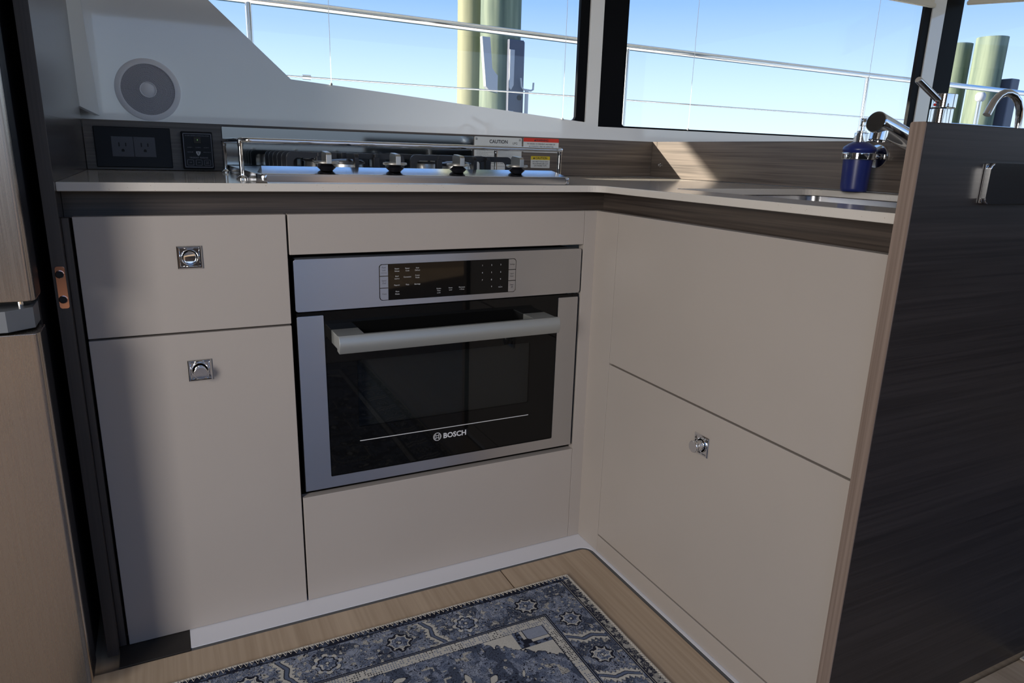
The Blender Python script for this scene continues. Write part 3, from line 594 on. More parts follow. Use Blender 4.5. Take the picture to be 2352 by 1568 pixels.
t = thing('caution_plate', 'white screwed gas caution plate behind the cooktop', 'sign', (0.037, 0.579, 0.832))
obj('plate', pXZ(bmesh.new(), rrect(-0.0363, 0.1110, 0.8300, 0.9266, 0.003), 0.5780, 0.5799), M['plate'], t)
bm = bmesh.new(); fy = 0.5777
text(bm, 'CAUTION', 0.0375, fy, 0.9100, 0.0092, w=0.0003, width=0.95); text(bm, 'LPG', 0.0895, fy, 0.9080, 0.0062)
text(bm, 'THIS SYSTEM IS DESIGNED FOR USE WITH LIQUEFIED PETROLEUM GAS ONLY.', 0.037, fy, 0.9015, 0.0021, width=0.95)
for k, s in enumerate(('1. Keep cylinder valves closed when boat is unattended. When on board,', 'close valves in any emergency. When on board, cylinder valves or solenoid', 'valves shall be closed when appliances are not in use.', 'Keep empty cylinders tightly closed.', '2. Close appliance valves before opening cylinder valve.')):
    text(bm, s, -0.0300, fy, 0.8935-0.0048*k, 0.0018, 'LEFT', width=0.95)
text(bm, 'NEVER USE FLAME TO CHECK FOR LEAKS', 0.037, fy, 0.8540, 0.0040, width=0.95); text(bm, 'Replace defective parts before use.', 0.037, fy, 0.8470, 0.0020)
obj('plate_lettering', bm, M['darkprint'], t)
for x, z in ((-0.0305, 0.9205), (0.1045, 0.9205), (-0.0305, 0.836), (0.1045, 0.836)): obj('screw', lathe(bmesh.new(), [(0.0032, 0), (0.0030, 0.0008), (0.001, 0.0013)], (x, 0.5779, z), (0, -1, 0), 14), M['screw'], t, 40)
def sticker(name, label, x0, x1, z0, z1, zt, band, head, lines, hh, lh):
    t = thing(name, label, 'sticker', ((x0+x1)/2, 0.5795, z0))
    obj('sheet', pXZ(bmesh.new(), rrect(x0, x1, z0, z1, 0.0022, 4), 0.5790, 0.5799), M['plate'], t)
    r = rrect(x0, x1, z0, z1, 0.0022, 4); top = [q for q in r if q[1] > zt]; obj('band', pXZ(bmesh.new(), top[:] + [(x0, zt), (x1, zt)], 0.5787, 0.5791), band, t)
    bm = bmesh.new(); c = (x0+x1)/2; hw = len(head)*hh*0.45; text(bm, head, c+hh*0.5, 0.5785, zt+(z1-zt-hh)/2, hh, w=0.00015)
    q = c+hh*0.5-hw-hh*0.9; bm.faces.new([bm.verts.new(p) for p in ((q-hh*0.62, 0.5785, zt+(z1-zt-hh)/2), (q+hh*0.62, 0.5785, zt+(z1-zt-hh)/2), (q, 0.5785, zt+(z1-zt+hh)/2))])
    for s, z in lines: text(bm, s, c, 0.5785, z, lh, width=0.95)
    obj('lettering', bm, M['darkprint'], t)
sticker('warning_sticker', 'red and white warning sticker behind the chrome rail', 0.1166, 0.2330, 0.8882, 0.9278, 0.9172, M['red'], 'WARNING', (('IN ORDER TO PREVENT ANY RISK OF', 0.9098), ('ACCIDENTAL FIRE OR ASPHYXIA', 0.9026), ('DO NOT USE AS HEATING UNIT', 0.8925)), 0.0058, 0.0040)
sticker('caution_sticker', 'small yellow and white caution sticker below the red one', 0.1425, 0.2055, 0.8447, 0.8778, 0.8676, M['yellow'], 'CAUTION', (('DO NOT PLACE HOT', 0.8610), ('SAUCEPANS OR CUT', 0.8550), ('ON WORK TOPS', 0.8490)), 0.0060, 0.0040)

t = thing('speaker', 'round white speaker with perforated grille on the white wall', 'speaker', (-0.8331, 0.699, 1.006))
sc = (-0.8331, 0.6995, 1.006)
obj('rim', lathe(bmesh.new(), [(0.0705, 0), (0.0705, 0.002), (0.0680, 0.0055), (0.0610, 0.0075), (0.0580, 0.0070), (0.0575, 0.0040)], sc, (0, -1, 0), 72), M['spk'], t, 40)
g = obj('grille', lathe(bmesh.new(), [(0.0575, 0), (0.0575, 0.0045), (0.040, 0.0060), (0.018, 0.0066), (0.0175, 0.0050)], sc, (0, -1, 0), 72), M['grille'], t, 50)
obj('dome_ring', lathe(bmesh.new(), [(0.0182, 0.0050), (0.0182, 0.0078), (0.0172, 0.0084), (0.0162, 0.0076), (0.0158, 0.0050)], sc, (0, -1, 0), 48), M['spk'], t, 40)
obj('dome', lathe(bmesh.new(), [(0.0158, 0.0050), (0.0140, 0.0068), (0.0100, 0.0084), (0.0050, 0.0092), (0.0005, 0.0094)], sc, (0, -1, 0), 40), M['spk'], t, 60)

# ------------------------------------------------------------------ taps, dispenser
t = thing('mixer_tap', 'chrome single-lever mixer tap over the sink', 'tap', (0.545, -0.360, CT))
obj('body', lathe(bmesh.new(), [(0.0240, 0), (0.0240, 0.004), (0.0202, 0.006), (0.0202, 0.1650), (0.0197, 0.1662)], (0.545, -0.360, CT), (0, 0, 1), 40), M['chrome'], t, 35)
obj('lever_cap', lathe(bmesh.new(), [(0.0200, 0.1680), (0.0209, 0.1690), (0.0209, 0.1925), (0.0203, 0.1935), (0.004, 0.1942)], (0.545, -0.360, CT), (0.02, 0.0, 1), 40), M['chrome'], t, 35)
lv = obj('lever', tube(bmesh.new(), [(0.536, -0.360, 1.0020), (0.522, -0.360, 1.0085), (0.4615, -0.360, 1.0365), (0.4595, -0.360, 1.0375)], [0.0060, 0.0062, 0.0064, 0.0055], 18), M['chrome'], t, 40)
sA = Vector((0.545, -0.362, 0.903)); sB = Vector((0.3265, -0.3860, 0.9560)); sdv = (sB-sA).normalized()
sp_ = obj('spout', lathe(bmesh.new(), [(0.0185, 0), (0.0185, (sB-sA).length-0.0012), (0.0173, (sB-sA).length)], sA, sdv, 32), M['chrome'], t, 35)
ac = sB - sdv*0.020; dnv = Vector((-0.16, 0, -1)).normalized()
obj('aerator', lathe(bmesh.new(), [(0.0152, 0.002), (0.0152, 0.0275), (0.0146, 0.0282), (0.0128, 0.0282), (0.0125, 0.0255)], ac, dnv, 30), M['chrome'], sp_, 35)
obj('nozzle', lathe(bmesh.new(), [(0.0126, 0.0245), (0.0126, 0.0258)], ac, dnv, 24), M['black'], sp_)
for dy, m in ((0.0028, 'red'), (-0.0022, 'navyhd')):
    obj('dot', lathe(bmesh.new(), [(0.0027, 0), (0.0027, 0.0010)], (0.545-0.0172, -0.3590+dy, 0.9965), (-1, 0, 0), 16), M[m], t)
t = thing('filter_tap', 'slim chrome gooseneck tap right of the mixer tap', 'tap', (0.545, -0.505, CT))
gp = [(0.5453, -0.505, CT+0.006), (0.5453, -0.505, 0.9542), (0.5440, -0.505, 0.9700), (0.5400, -0.505, 0.9835), (0.5300, -0.505, 0.9960), (0.5150, -0.505, 1.0045), (0.4990, -0.505, 1.0075), (0.4850, -0.505, 1.0065), (0.4720, -0.505, 1.0010), (0.4610, -0.505, 0.9910), (0.4540, -0.505, 0.9800), (0.4480, -0.505, 0.9690)]
obj('neck', tube(bmesh.new(), gp, 0.0062, 18), M['chrome'], t, 60)
obj('tap_base', lathe(bmesh.new(), [(0.018, 0), (0.018, 0.004), (0.012, 0.007), (0.012, 0.030), (0.0068, 0.036)], (0.5453, -0.505, CT), (0, 0, 1), 30), M['chrome'], t, 35)

dx, dy = 0.516, -0.2135
t = thing('soap_dispenser', 'frosted dark blue soap dispenser with chrome pump', 'dispenser', (dx, dy, CT))
obj('bottle', lathe(bmesh.new(), [(0.0240, 0.0006), (0.0264, 0.0025), (0.0272, 0.008), (0.0292, 0.066), (0.0296, 0.080), (0.0305, 0.0820), (0.0328, 0.0860), (0.0332, 0.0890), (0.0315, 0.0935), (0.0240, 0.0990), (0.0150, 0.1040)], (dx, dy, CT), (0, 0, 1), 56), M['bluesoap'], t, 50)
pm = obj('pump', lathe(bmesh.new(), [(0.0148, 0.1030), (0.0148, 0.1205), (0.0140, 0.1225), (0.0108, 0.1230), (0.0108, 0.1265), (0.0055, 0.1275), (0.0053, 0.1360), (0.0072, 0.1370), (0.0072, 0.1500), (0.0065, 0.1520), (0.002, 0.1522)], (dx, dy, CT), (0, 0, 1), 32), M['chrome'], t, 35)
obj('pump_spout', cyl(bmesh.new(), (dx-0.004, dy-0.003, CT+0.1475), (dx-0.022, dy-0.020, CT+0.1460), 0.0034, 14), M['chrome'], pm, 40)
t = thing('dispenser_holder', 'chrome wall ring holding the blue soap dispenser', 'holder', (0.575, dy, 0.875))
obj('ring', lathe(bmesh.new(), [(0.0304, 0), (0.0338, 0), (0.0342, 0.0010), (0.0342, 0.0125), (0.0338, 0.0135), (0.0304, 0.0135), (0.0304, 0)], (dx, dy, CT+0.0680), (0, 0, 1), 56, cap=False), M['chrome'], t, 35)
obj('arm', cyl(bmesh.new(), (dx+0.032, dy-0.001, CT+0.0745), (0.5735, dy-0.003, CT+0.0745), 0.0062, 18), M['chrome'], t, 40)
obj('rosette', lathe(bmesh.new(), [(0.0255, 0), (0.0255, 0.0030), (0.0240, 0.0055), (0.0180, 0.0065), (0.001, 0.0066)], (0.5749, dy-0.003, CT+0.0760), (-1, 0, 0), 44), M['chrome'], t, 35)

# ------------------------------------------------------------------ fridge
t = thing('fridge', 'tall brushed steel fridge at the left edge', 'fridge', (-1.33, 0.2, 0))
obj('cabinet', bx(-1.68, -1.0045, -0.062, 0.56, 0.02, 1.85, bev=0.004), M['black'], t)
obj('gasket', bx(-1.67, -1.0100, -0.0780, -0.062, 0.03, 1.84, bev=0.002), M['carc'], t)
def fdoor(z0, z1):
    bm = bmesh.new(); pXY(bm, [(-1.66, -0.1350), (-1.0070, -0.1350), (-1.0020, -0.1335), (-0.9995, -0.1295), (-0.9990, -0.1240), (-0.9990, -0.0780), (-1.66, -0.0780)], z0, z1, bev=0.0015); return bm
d1 = obj('door', fdoor(0.6690, 1.84), M['fsteel'], t, 50); d2 = obj('door', fdoor(0.04, 0.6235), M['fsteel'], t, 50)
for d, a, b in ((d1, 0.671, 1.838), (d2, 0.042, 0.6215)):
    obj('door_liner', bx(-1.655, -0.9984, -0.1235, -0.0785, a, b, bev=0.001), M['black'], d)
hb = obj('hinge_block', pXY(bmesh.new(), [(-1.12, -0.1330), (-1.0350, -0.1330), (-1.0060, -0.1100), (-1.0060, -0.0600), (-1.12, -0.0600)], 0.6262, 0.6560, bev=0.001), M['grey'], t)
obj('hinge_pin', cyl(bmesh.new(), (-1.022, -0.098, 0.6560), (-1.022, -0.098, 0.6690), 0.004, 14), M['chrome'], t)

# ------------------------------------------------------------------ blinds and their guide cords
def blind(label, f, w, zb, h=0.16):
    t = thing('roller_blind', label, 'blind', f(w/2, 0, zb), 'blinds rolled up above the windows')
    bm = bmesh.new(); A = [f(a, s, z) for a in (0, w) for s in (0, 0.002) for z in (zb+0.012, zb+h)]
    v = [bm.verts.new(p) for p in A]
    for q in ((0, 1, 3, 2), (4, 6, 7, 5), (0, 4, 5, 1), (2, 3, 7, 6), (0, 2, 6, 4), (1, 5, 7, 3)): bm.faces.new([v[i] for i in q])
    obj('fabric', bm, M['blind'], t)
    bm = bmesh.new(); v = [bm.verts.new(f(a, s, z)) for a in (-0.004, w+0.004) for s in (-0.008, 0.010) for z in (zb, zb+0.016)]
    for q in ((0, 1, 3, 2), (4, 6, 7, 5), (0, 4, 5, 1), (2, 3, 7, 6), (0, 2, 6, 4), (1, 5, 7, 3)): bm.faces.new([v[i] for i in q])
    bmesh.ops.bevel(bm, geom=bm.edges[:], offset=0.003, segments=2, affect='EDGES'); obj('bottom_bar', bm, M['blind'], t)
blind('cream roller blind drawn up over the middle side window', lambda a, s, z: (0.50+a, YW-0.012+s, z), 1.475, 1.484)
blind('cream roller blind drawn up over the front window', lambda a, s, z: tuple(Vector((2.178, 0.703, z)) + dn*(0.015+a) + Vector((-0.82, -0.57, 0)).normalized()*(0.016-s)), 1.4, 1.515)
for x, z0, ln in ((-0.3986, 1.0473, 'first cord from the left, in the sloping window'), (0.3099, 0.9917, 'cord close to the black pillar, in the sloping window'), (0.8065, 0.9805, 'left cord of the middle window'), (1.6720, 0.9805, 'right cord of the middle window behind the soap dispenser')):
    t = thing('blind_cord', 'thin clear blind guide cord, ' + ln, 'cord', (x, YW-0.004, z0), 'guide cords of the blinds')
    obj('cord', cyl(bmesh.new(), (x, YW-0.004, z0), (x+0.001, YW-0.004, 1.60), 0.0008, 8), M['cord'], t, 60)
    obj('cord_end', lathe(bmesh.new(), [(0.001, 0), (0.0032, 0.0015), (0.0036, 0.004), (0.002, 0.0065), (0.001, 0.007)], (x, YW-0.004, z0-0.004), (0, 0, 1), 14), M['plate'], t, 50)

# ------------------------------------------------------------------ outside
o = struct('trim_5', bx(-3.2, 4.5, 0.746, 1.90, 1.972, 2.02), M['gelm'], label='roof overhang outside the windows')
o = struct('trim_6', bx(-5.0, 9.0, 0.74, 1.75, 0.30, 0.40), M['deck'], label='white side deck outside the windows')
t = thing('guard_rail', 'stainless steel deck guard rail outside the windows', 'rail', (0.5, 1.5, 0.40))
obj('top_rail', tube(bmesh.new(), [(-2.2, 1.5, 1.383), (-0.3, 1.5, 1.3705), (0.85, 1.5, 1.3575), (2.71, 1.5, 1.3475), (4.16, 1.5, 1.3440), (7.0, 1.5, 1.3400)], 0.0145, 18), M['rail'], t, 60)
obj('lifeline', tube(bmesh.new(), [(-2.2, 1.5, 1.132), (7.0, 1.5, 1.132)], 0.0034, 10), M['rail'], t, 60)
for x, z in ((-2.09, 1.382), (-0.497, 1.372), (1.096, 1.356), (2.688, 1.347), (4.40, 1.343)):
    obj('stanchion', cyl(bmesh.new(), (x, 1.5, 0.40), (x, 1.5, z), 0.0115, 16), M['rail'], t, 60)
obj('line_clamp', cyl(bmesh.new(), (-0.325, 1.5, 1.132), (-0.295, 1.5, 1.132), 0.0085, 12), M['rail'], t, 60)
def piling(x, y, R, z1, m, label, tilt=(0, 0)):
    t = thing('piling', label, 'piling', (x, y, -1.2), 'mooring pilings beyond the windows')
    bm = bmesh.new(); n = 28; rings = []
    for k in range(9):
        f = k/8; z = -1.2 + (z1+1.2)*f; w = R*(1.0-0.03*f)
        rings.append([bm.verts.new((x+tilt[0]*f+w*math.cos(2*PI*i/n)*(1+0.012*math.sin(3*i+k)), y+tilt[1]*f+w*math.sin(2*PI*i/n), z)) for i in range(n)])
    for a, b in zip(rings, rings[1:]):
        for i in range(n): bm.faces.new((a[i], a[(i+1) % n], b[(i+1) % n], b[i]))
    bm.faces.new(rings[-1]); bm.faces.new(rings[0][::-1])
    obj('post', bm, m, t, 50); return t
p1 = piling(1.905, 4.55, 0.176, 4.2, M['pile1'], 'thick green timber piling with dark guard seen through the sloping window')
p2 = piling(1.835, 4.95, 0.155, 4.1, M['pile2'], 'yellowish timber piling half behind the thick green one')
p3 = piling(7.03, 3.50, 0.150, 2.175, M['pile1'], 'cut-off green piling with dark box, right of the corner post')
p4 = piling(7.02, 3.85, 0.148, 2.150, M['pile1'], 'cut-off green piling tucked behind, against the corner post')
bm = pXZ(bmesh.new(), [(1.885, 0.2), (2.030, 0.2), (2.030, 1.785), (2.020, 1.80), (1.885, 1.80)], 4.330, 4.372, bev=0.006); obj('guard_board', bm, M['navyhd'], p1)
for za, zb_ in ((1.40, 1.72), (0.4, 1.235)): obj('guard_strip', pXZ(bmesh.new(), [(1.888, za+0.02), (1.905, za), (1.930, za+0.04), (1.933, zb_), (1.888, zb_)], 4.318, 4.3305, bev=0.003), M['shoe'], p1)
obj('bolt_hole', lathe(bmesh.new(), [(0.022, 0), (0.022, 0.004), (0.014, 0.006)], (1.990, 4.3305, 1.345), (0, -1, 0), 18), M['black'], p1, 40)
obj('bracket', pXZ(bmesh.new(), [(1.640, 1.80), (1.715, 1.80), (1.730, 1.56), (1.790, 1.51), (1.790, 1.37), (1.715, 1.385), (1.680, 1.42)], 4.335, 4.385, bev=0.006), M['shoe'], p1)
t = thing('hook_post', 'thin steel post with a hook beside the green piling', 'post', (2.035, 4.30, -1.2))
obj('post', cyl(bmesh.new(), (2.035, 4.30, -1.2), (2.045, 4.30, 1.41), 0.016, 14), M['shoe'], t, 60)
obj('hook', tube(bmesh.new(), [(1.985, 4.30, 1.50), (1.995, 4.30, 1.43), (2.015, 4.30, 1.41), (2.085, 4.30, 1.405), (2.105, 4.30, 1.415), (2.108, 4.30, 1.470)], 0.008, 10), M['shoe'], t, 60)
bm = bx(7.16, 7.30, 3.30, 3.42, 0.2, 1.775, bev=0.01); obj('guard_box', bm, M['navyhd'], p3)
t = thing('dock_post', 'white dock post with a clamp in front of the cut-off pilings', 'post', (6.80, 3.25, -1.2))
obj('post', cyl(bmesh.new(), (6.60, 3.25, -1.2), (6.60, 3.25, 1.53), 0.022, 14), M['rail'], t, 60)
obj('clamp', lathe(bmesh.new(), [(0.03, -0.04), (0.045, -0.02), (0.048, 0.02), (0.03, 0.045)], (6.60, 3.25, 1.555), (0, 0, 1), 18), M['shoe'], t, 40)
struct('wall_blocker', bx(-25, 25, -11.5, -11.0, -1.3, 1.35), mat('blocker_grey', (0.10, 0.12, 0.145), 0.8), label='added grey wall blocking the low sky, unseen behind the photographer')  # unseen wall, added to hide low sky and grey the steel's reflections
struct('trim_7', bx(-60, 60, 1.8, 120, -1.40, -1.30), M['sea'], label='harbour water far below the windows')

# ------------------------------------------------------------------ rugs
def rug_image(Wd, Lg, px):
    w = int(Wd/px); h = int(Lg/px); rs = np.random.RandomState(5)
    def noise(sc, oct_=1):
        acc = np.zeros((h, w)); amp = 1; tot = 0
        for k in range(oct_):
            s = max(1.5, sc/px/(2**k)); gh, gw = int(h/s)+3, int(w/s)+3; g = rs.rand(gh, gw)
            yy = np.arange(h)/s; xx = np.arange(w)/s; yi = yy.astype(int); xi = xx.astype(int); fy = (yy-yi)[:, None]; fx = (xx-xi)[None]
            fy = fy*fy*(3-2*fy); fx = fx*fx*(3-2*fx)
            a = g[yi][:, xi]; b = g[yi][:, xi+1]; c = g[yi+1][:, xi]; d = g[yi+1][:, xi+1]
            acc += amp*((a*(1-fx)+b*fx)*(1-fy)+(c*(1-fx)+d*fx)*fy); tot += amp; amp *= 0.55
        return acc/tot
    U, V = np.meshgrid((np.arange(w)+0.5)*px, (np.arange(h)+0.5)*px)      # U from the right edge, V from the top edge
    jx = (noise(0.012)-0.5)*0.006; jy = (noise(0.012)-0.5)*0.006
    N_ = np.array((0.022, 0.028, 0.055)); Md = np.array((0.110, 0.135, 0.200)); Lt = np.array((0.275, 0.305, 0.375)); Cr = np.array((0.50, 0.48, 0.43)); N_ = np.array((0.016, 0.018, 0.030))
    img = np.zeros((h, w, 3))
    def mix(a, b, t): return a*(1-t[..., None]) + b*t[..., None]
    def put(mask, c): img[mask] = c
    n1 = noise(0.010, 3); n2 = noise(0.006, 2); n3 = noise(0.030, 3)
    img[:] = mix(np.broadcast_to(Md, img.shape), np.broadcast_to(Lt, img.shape), np.clip((n1-0.30)*2.2, 0, 1))
    du = np.minimum(U, Wd-U); dv = np.minimum(V, Lg-V)
    def contour(n, f, th): return np.abs((n*f) % 1.0 - 0.5) < th
    field = (du > 0.128) & (dv > 0.122); border = (du > 0.026) & (dv > 0.013) & ~((du > 0.106) & (dv > 0.099))
    # overall ornament: dark blotches, outlines and pale flecks
    n4 = noise(0.016, 2); n5 = noise(0.0075, 2)
    put(border & (n3 > 0.60), Md*0.62); put(border & (noise(0.007) > 0.78), Cr*0.85)
    put(border & contour(n4+0.25*n5, 7.0, 0.075), N_); put(border & contour(n5, 4.0, 0.075) & (n4 > 0.47), N_); put(border & contour(n4+0.25*n5+0.03, 7.0, 0.03), Cr*0.75)
    put(field & (n3 > 0.54), Md*0.60); put(field & (noise(0.009) > 0.84), Cr*0.8); put(field & contour(n4+0.3*n5, 8.0, 0.07), N_); put(field & contour(n5, 3.5, 0.06) & (n1 > 0.45), N_)
    # rosettes
    def rosette(cu, cv, R, kind):
        a = U+jx*0.6-cu; b = V+jy*0.6-cv; r = np.hypot(a, b); th = np.arctan2(b, a); sc = 1+0.09*np.cos(8*th)
        q = r/(R*sc)
        put(q < 1.42, Lt*0.9 if kind else Lt); put((q < 1.42) & contour(n1, 4.5, 0.06), N_)
        if kind == 0:
            put((q > 1.02) & (q < 1.40) & (np.cos(8*th) > -0.1), Cr); put((q > 1.36) & (q < 1.44), N_); put(q < 1.02, N_)
        else:
            put(q < 1.35, N_); ds = np.hypot(a-R*1.18*np.cos(np.round(th*4/PI)*PI/4), b-R*1.18*np.sin(np.round(th*4/PI)*PI/4)); put(ds < R*0.11, Cr); put(q < 1.0, Cr)
        put(q < 0.86, Md); put((q < 0.86) & (n2 > 0.52), Lt); put((q < 0.86) & contour(n2+0.2*n1, 5.0, 0.09), N_); put((q < 0.80) & (noise(0.005) > 0.74), Cr)
        put((q < 0.16), Cr); put((q > 0.18) & (q < 0.28), N_)
    def bar(cu, cv, along):
        # dark wavy bar across the border, edged with pale saw-teeth
        P = [(-0.034, 0.013), (-0.012, 0.001), (0.010, 0.004), (0.034, -0.012)]
        a = (U-cu) if along == 'u' else (V-cv); b = (V-cv) if along == 'u' else (U-cu)
        yc = np.interp(a, [p[0] for p in P], [p[1] for p in P]); d = np.abs(b+jy*0.4-yc); ins = np.abs(a) < 0.036
        saw = 0.0085 + 0.0065*np.abs(((a/0.0088) % 1.0)-0.5)*2
        put(ins & (d < saw+0.0012), N_); put(ins & (d < saw), Cr); put(ins & (d < 0.0046), N_); put(ins & (d < 0.0028), Md)
    for i in range(20):
        cv = 0.129+0.111*i
        if cv < Lg-0.1:
            for cu in (0.066, Wd-0.066): rosette(cu, cv, 0.0165, i % 2 if i else 1)
            if i > 0 or True:
                for cu in (0.066, Wd-0.066): bar(cu, cv+0.0555, 'u')
    for i in range(12):
        cu = 0.129+0.132*i
        if cu < Wd-0.1:
            for cv in (0.058, Lg-0.058): rosette(cu, cv, 0.0175, (i+1) % 2)
            if i % 2 == 1:
                for cv in (0.056, Lg-0.056): bar(cu+0.066, cv, 'v')
    # guard bands
    side = (du < 0.0185) & (dv > 0.013); put(side, Cr*0.75); put(side & (noise(0.0065, 2) > 0.45) & (du > 0.003), N_*1.6); put(side & contour(n5, 5.0, 0.12), Cr*0.55)
    for a, b, c in ((0.0185, 0.0212, N_), (0.0212, 0.0226, Cr), (0.0226, 0.0255, N_)): put((du > a) & (du < b) & (dv > 0.013), c)
    topb = dv < 0.013; put(topb & (dv > 0.002), Md*0.7); put(topb & (n2 > 0.45), N_); put((dv > 0.0125) & (dv < 0.0150) & (du > 0.02), N_)
    inn = np.minimum(du-0.112, dv-0.103)
    for a, b, c in ((-0.0075, -0.0050, N_), (-0.0050, -0.0036, Lt), (-0.0036, -0.0015, N_)): put((inn > a) & (inn < b), c)
    cb = (inn > -0.0015) & ((du < 0.128) | (dv < 0.122)); put(cb, Cr)
    cell = 0.0046; iu = np.floor(U/cell).astype(int); iv = np.floor(V/cell).astype(int); rnd = rs.rand(iv.max()+2, iu.max()+2)[iv, iu]
    dot = np.hypot(U-(iu+0.5)*cell, V-(iv+0.5)*cell) < 0.0014; clus = noise(0.025) > 0.55
    put(cb & dot & (rnd > 0.35), Md*1.2); put(cb & dot & clus & (rnd > 0.3), N_)
    fi = np.minimum(du-0.128, dv-0.122); put((fi > 0) & (fi < 0.0014), N_)
    # inner field: corner block, pale stepped spandrel, leaves, octagon outlines
    a = du-0.128; b = dv-0.122
    sp_edge = 0.120 - a*0.9 + 0.010*np.abs(((a/0.016) % 1)-0.5)*2 + (n1-0.5)*0.03
    spm = (fi > 0.0014) & (b < sp_edge*0.75) & (a < 0.125); put(spm & (b > sp_edge*0.75-0.0022), N_); put(spm & (b < sp_edge*0.75-0.0022), Cr)
    blk = (a < 0.066) & (b < 0.046) & (fi > 0.0014); put(blk, N_*1.2); put(blk & (n2 > 0.55), Md)
    put((a < 0.052) & (b < 0.036) & (fi > 0.0014), Cr); put((a < 0.0455) & (b < 0.0295) & (fi > 0.0014), N_); put((a < 0.044) & (b < 0.028) & (fi > 0.0014), Lt*0.95)
    put((a > 0.0385) & (b > 0.0245) & (a < 0.054) & (b < 0.038) & (a+b > 0.068), N_)
    for k in range(150):
        cu = rs.uniform(0.15, Wd-0.15); cv = rs.uniform(0.15, Lg-0.15); an = rs.uniform(0, PI); L1 = rs.uniform(0.007, 0.013); L2 = L1*rs.uniform(0.35, 0.55)
        if min(cu, Wd-cu) < 0.25 and min(cv, Lg-cv) < 0.22: continue
        p = (U-cu)*math.cos(an)+(V-cv)*math.sin(an); q = -(U-cu)*math.sin(an)+(V-cv)*math.cos(an); e_ = (np.abs(p+jx)/L1)+(q+jy*0.5)**2/L2**2
        put((e_ < 1.35), N_); put(e_ < 1.0, Cr)
    hatch = (np.abs(((V+jy*0.8+0.002*np.sin(U*160))/0.0042) % 1.0 - 0.5) < 0.16) & (noise(0.02, 2) > 0.50)
    for cu, cv, ru, rv in [(Wd/2+sx*0.185, vv, 0.052, 0.060) for sx in (-1, 1) for vv in (0.300, 0.520, 0.740, 0.960, 1.170)] + [(Wd/2, vv, 0.075, 0.085) for vv in (0.30, 0.55, 0.80, 1.05)]:
        p = np.abs(U-cu); q = np.abs(V-cv); g = np.maximum(np.maximum(p-ru, q-rv), (p+q-(ru+rv)*0.80)*0.75)
        put((g < 0) & hatch, N_); put((g < -0.004) & (np.hypot(p, q*1.0) < 0.016), N_); put((p/0.010+q/0.016 < 1), Cr)
        put((np.abs(g) < 0.0028) & field, N_); put((np.abs(g) < 0.0014) & field, Cr)
        dots = (np.hypot(((U/0.009) % 1)-0.5, ((V/0.009) % 1)-0.5) < 0.3); put((g > 0.004) & (g < 0.013) & dots & field, N_)
    wear = noise(0.05, 3); img[:] = img*(0.86+0.28*wear[..., None]); gr = rs.rand(h, w); img[:] = np.clip(img*(0.88+0.24*gr[..., None]) + 0.01*(gr[..., None] > 0.9), 0, 1)
    return img
def rug_material(img, name):
    h, w, _ = img.shape; im = bpy.data.images.new(name, w, h, float_buffer=True); im.colorspace_settings.name = 'Non-Color'
    buf = np.ones((h, w, 4), np.float32); buf[..., :3] = img[::-1]; im.pixels.foreach_set(buf.ravel()); im.update(); im.pack()
    m, t, b = newmat(name); ti = t.nodes.new('ShaderNodeTexImage'); ti.image = im; ti.interpolation = 'Linear'; t.links.new(ti.outputs[0], b.inputs['Base Color'])
    b.inputs['Roughness'].default_value = 0.95; b.inputs['Specular IOR Level'].default_value = 0.1
    co = t.nodes.new('ShaderNodeTexCoord'); n = t.nodes.new('ShaderNodeTexNoise'); n.inputs['Scale'].default_value = 900; t.links.new(co.outputs['Object'], n.inputs['Vector'])
    bp = t.nodes.new('ShaderNodeBump'); bp.inputs['Strength'].default_value = 0.35; bp.inputs['Distance'].default_value = 0.0012; t.links.new(n.outputs['Fac'], bp.inputs['Height']); t.links.new(bp.outputs[0], b.inputs['Normal'])
    return m
RW, RL = 0.92, 1.46
rm = rug_material(rug_image(RW, RL, 0.0009), 'woven_rug')
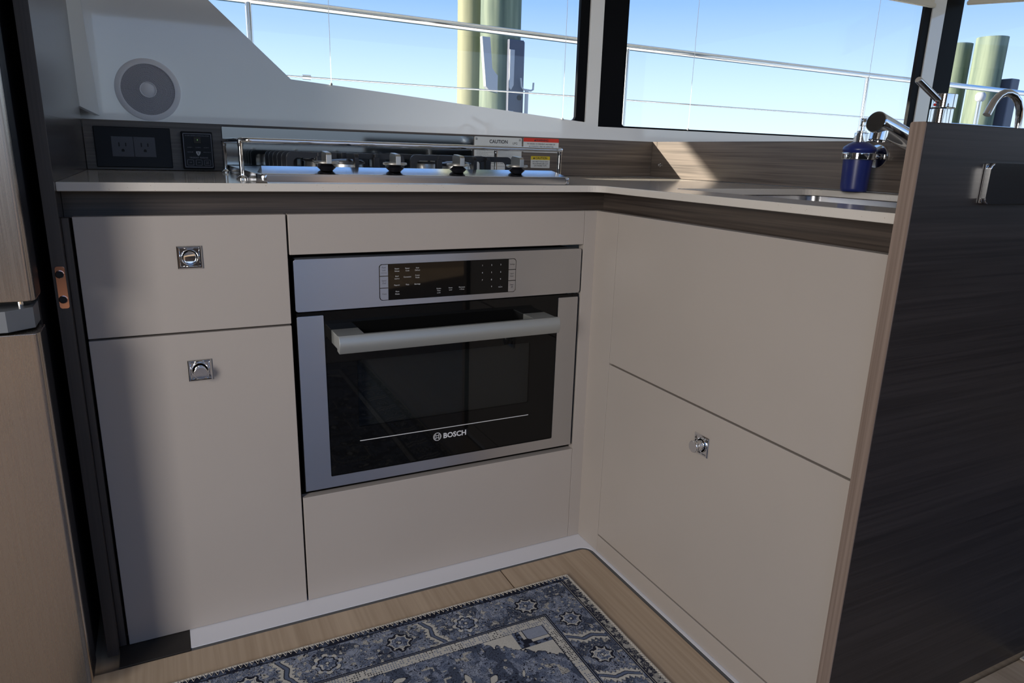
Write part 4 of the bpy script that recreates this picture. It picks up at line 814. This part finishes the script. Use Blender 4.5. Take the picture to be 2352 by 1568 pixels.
def rug(x1, y1, label, z0=0.0003):
    """x1 = right edge, y1 = top edge"""
    t = thing('rug', label, 'rug', (x1-RW/2, y1-RL/2, z0), 'blue patterned runners')
    bm = bmesh.new(); nx, ny = 46, 73; uv = bm.loops.layers.uv.new('uv'); grid = []
    for j in range(ny+1):
        row = []
        for i in range(nx+1):
            u = RW*i/nx; v = RL*j/ny; row.append(bm.verts.new((x1-u, y1-v, z0+0.0042+0.0004*math.sin(u*31+v*17))))
        grid.append(row)
    for j in range(ny):
        for i in range(nx):
            f = bm.faces.new((grid[j][i], grid[j][i+1], grid[j+1][i+1], grid[j+1][i]))
            for lp, (a, b) in zip(f.loops, ((i, j), (i+1, j), (i+1, j+1), (i, j+1))): lp[uv].uv = (a/nx, 1-b/ny)
    ring = grid[0] + [grid[j][nx] for j in range(1, ny+1)] + grid[ny][:nx][::-1] + [grid[j][0] for j in range(ny-1, 0, -1)]
    low = [bm.verts.new((v.co.x, v.co.y, z0)) for v in ring]; n = len(ring)
    for i in range(n): bm.faces.new((ring[i], ring[(i+1) % n], low[(i+1) % n], low[i]))
    obj('pile', bm, rm, t, 60)
    cor = [(x1+0.001, y1+0.001), (x1-RW-0.001, y1+0.001), (x1-RW-0.001, y1-RL-0.001), (x1+0.001, y1-RL-0.001)]; pts = []
    for k in range(4):
        a = Vector((*cor[k], z0+0.0030)); b = Vector((*cor[(k+1) % 4], z0+0.0030)); m_ = int((b-a).length/0.02)
        for i in range(m_): pts.append(a.lerp(b, i/m_) + Vector((0, 0, 0.0003*math.sin(i*2.1))))
    obj('binding', tube(bmesh.new(), pts, 0.0027, 8, True), M['cream'], t, 60)
    bm = bmesh.new(); zt = z0+0.0058; rs = random.Random(3)
    def seg(p, q, w):
        p = Vector(p); q = Vector(q); d = (q-p).normalized(); s = Vector((-d.y, d.x, 0))*w; up = Vector((0, 0, 0.0006))
        A = [bm.verts.new(x) for x in (p-s, p+s, p+up*1.2)]; B = [bm.verts.new(x) for x in (q-s, q+s, q+up*1.2)]
        for i in range(3): bm.faces.new((A[i], A[(i+1) % 3], B[(i+1) % 3], B[i]))
        bm.faces.new(A); bm.faces.new(B[::-1])
    def edge(a, b, inn, step, depth):
        a = Vector(a); b = Vector(b); d = (b-a).normalized(); m_ = int((b-a).length/step); inn = Vector(inn)
        for i in range(m_):
            p = a+d*step*(i+0.15); q = p+inn*(depth+rs.uniform(-0.0012, 0.0012))+d*step*0.45; r = a+d*step*(i+0.95)
            for s, e_ in ((p, q), (q, r)): seg((s.x, s.y, zt), (e_.x, e_.y, zt-0.0002), 0.00055)
    edge((x1, y1), (x1-RW, y1), (0, -1), 0.0094, 0.0100); edge((x1-RW, y1-RL), (x1, y1-RL), (0, 1), 0.0094, 0.0100)
    edge((x1, y1), (x1, y1-RL), (-1, 0), 0.0060, 0.0050); edge((x1-RW, y1-RL), (x1-RW, y1), (1, 0), 0.0060, 0.0050)
    obj('stitching', bm, M['cream'], t, kind='stuff')
    return t
rug(-0.1165, -0.1416, 'blue and cream patterned runner in front of the oven')
rug(0.5250+RW, -0.716, 'second blue patterned rug at the lower right, past the end panel')
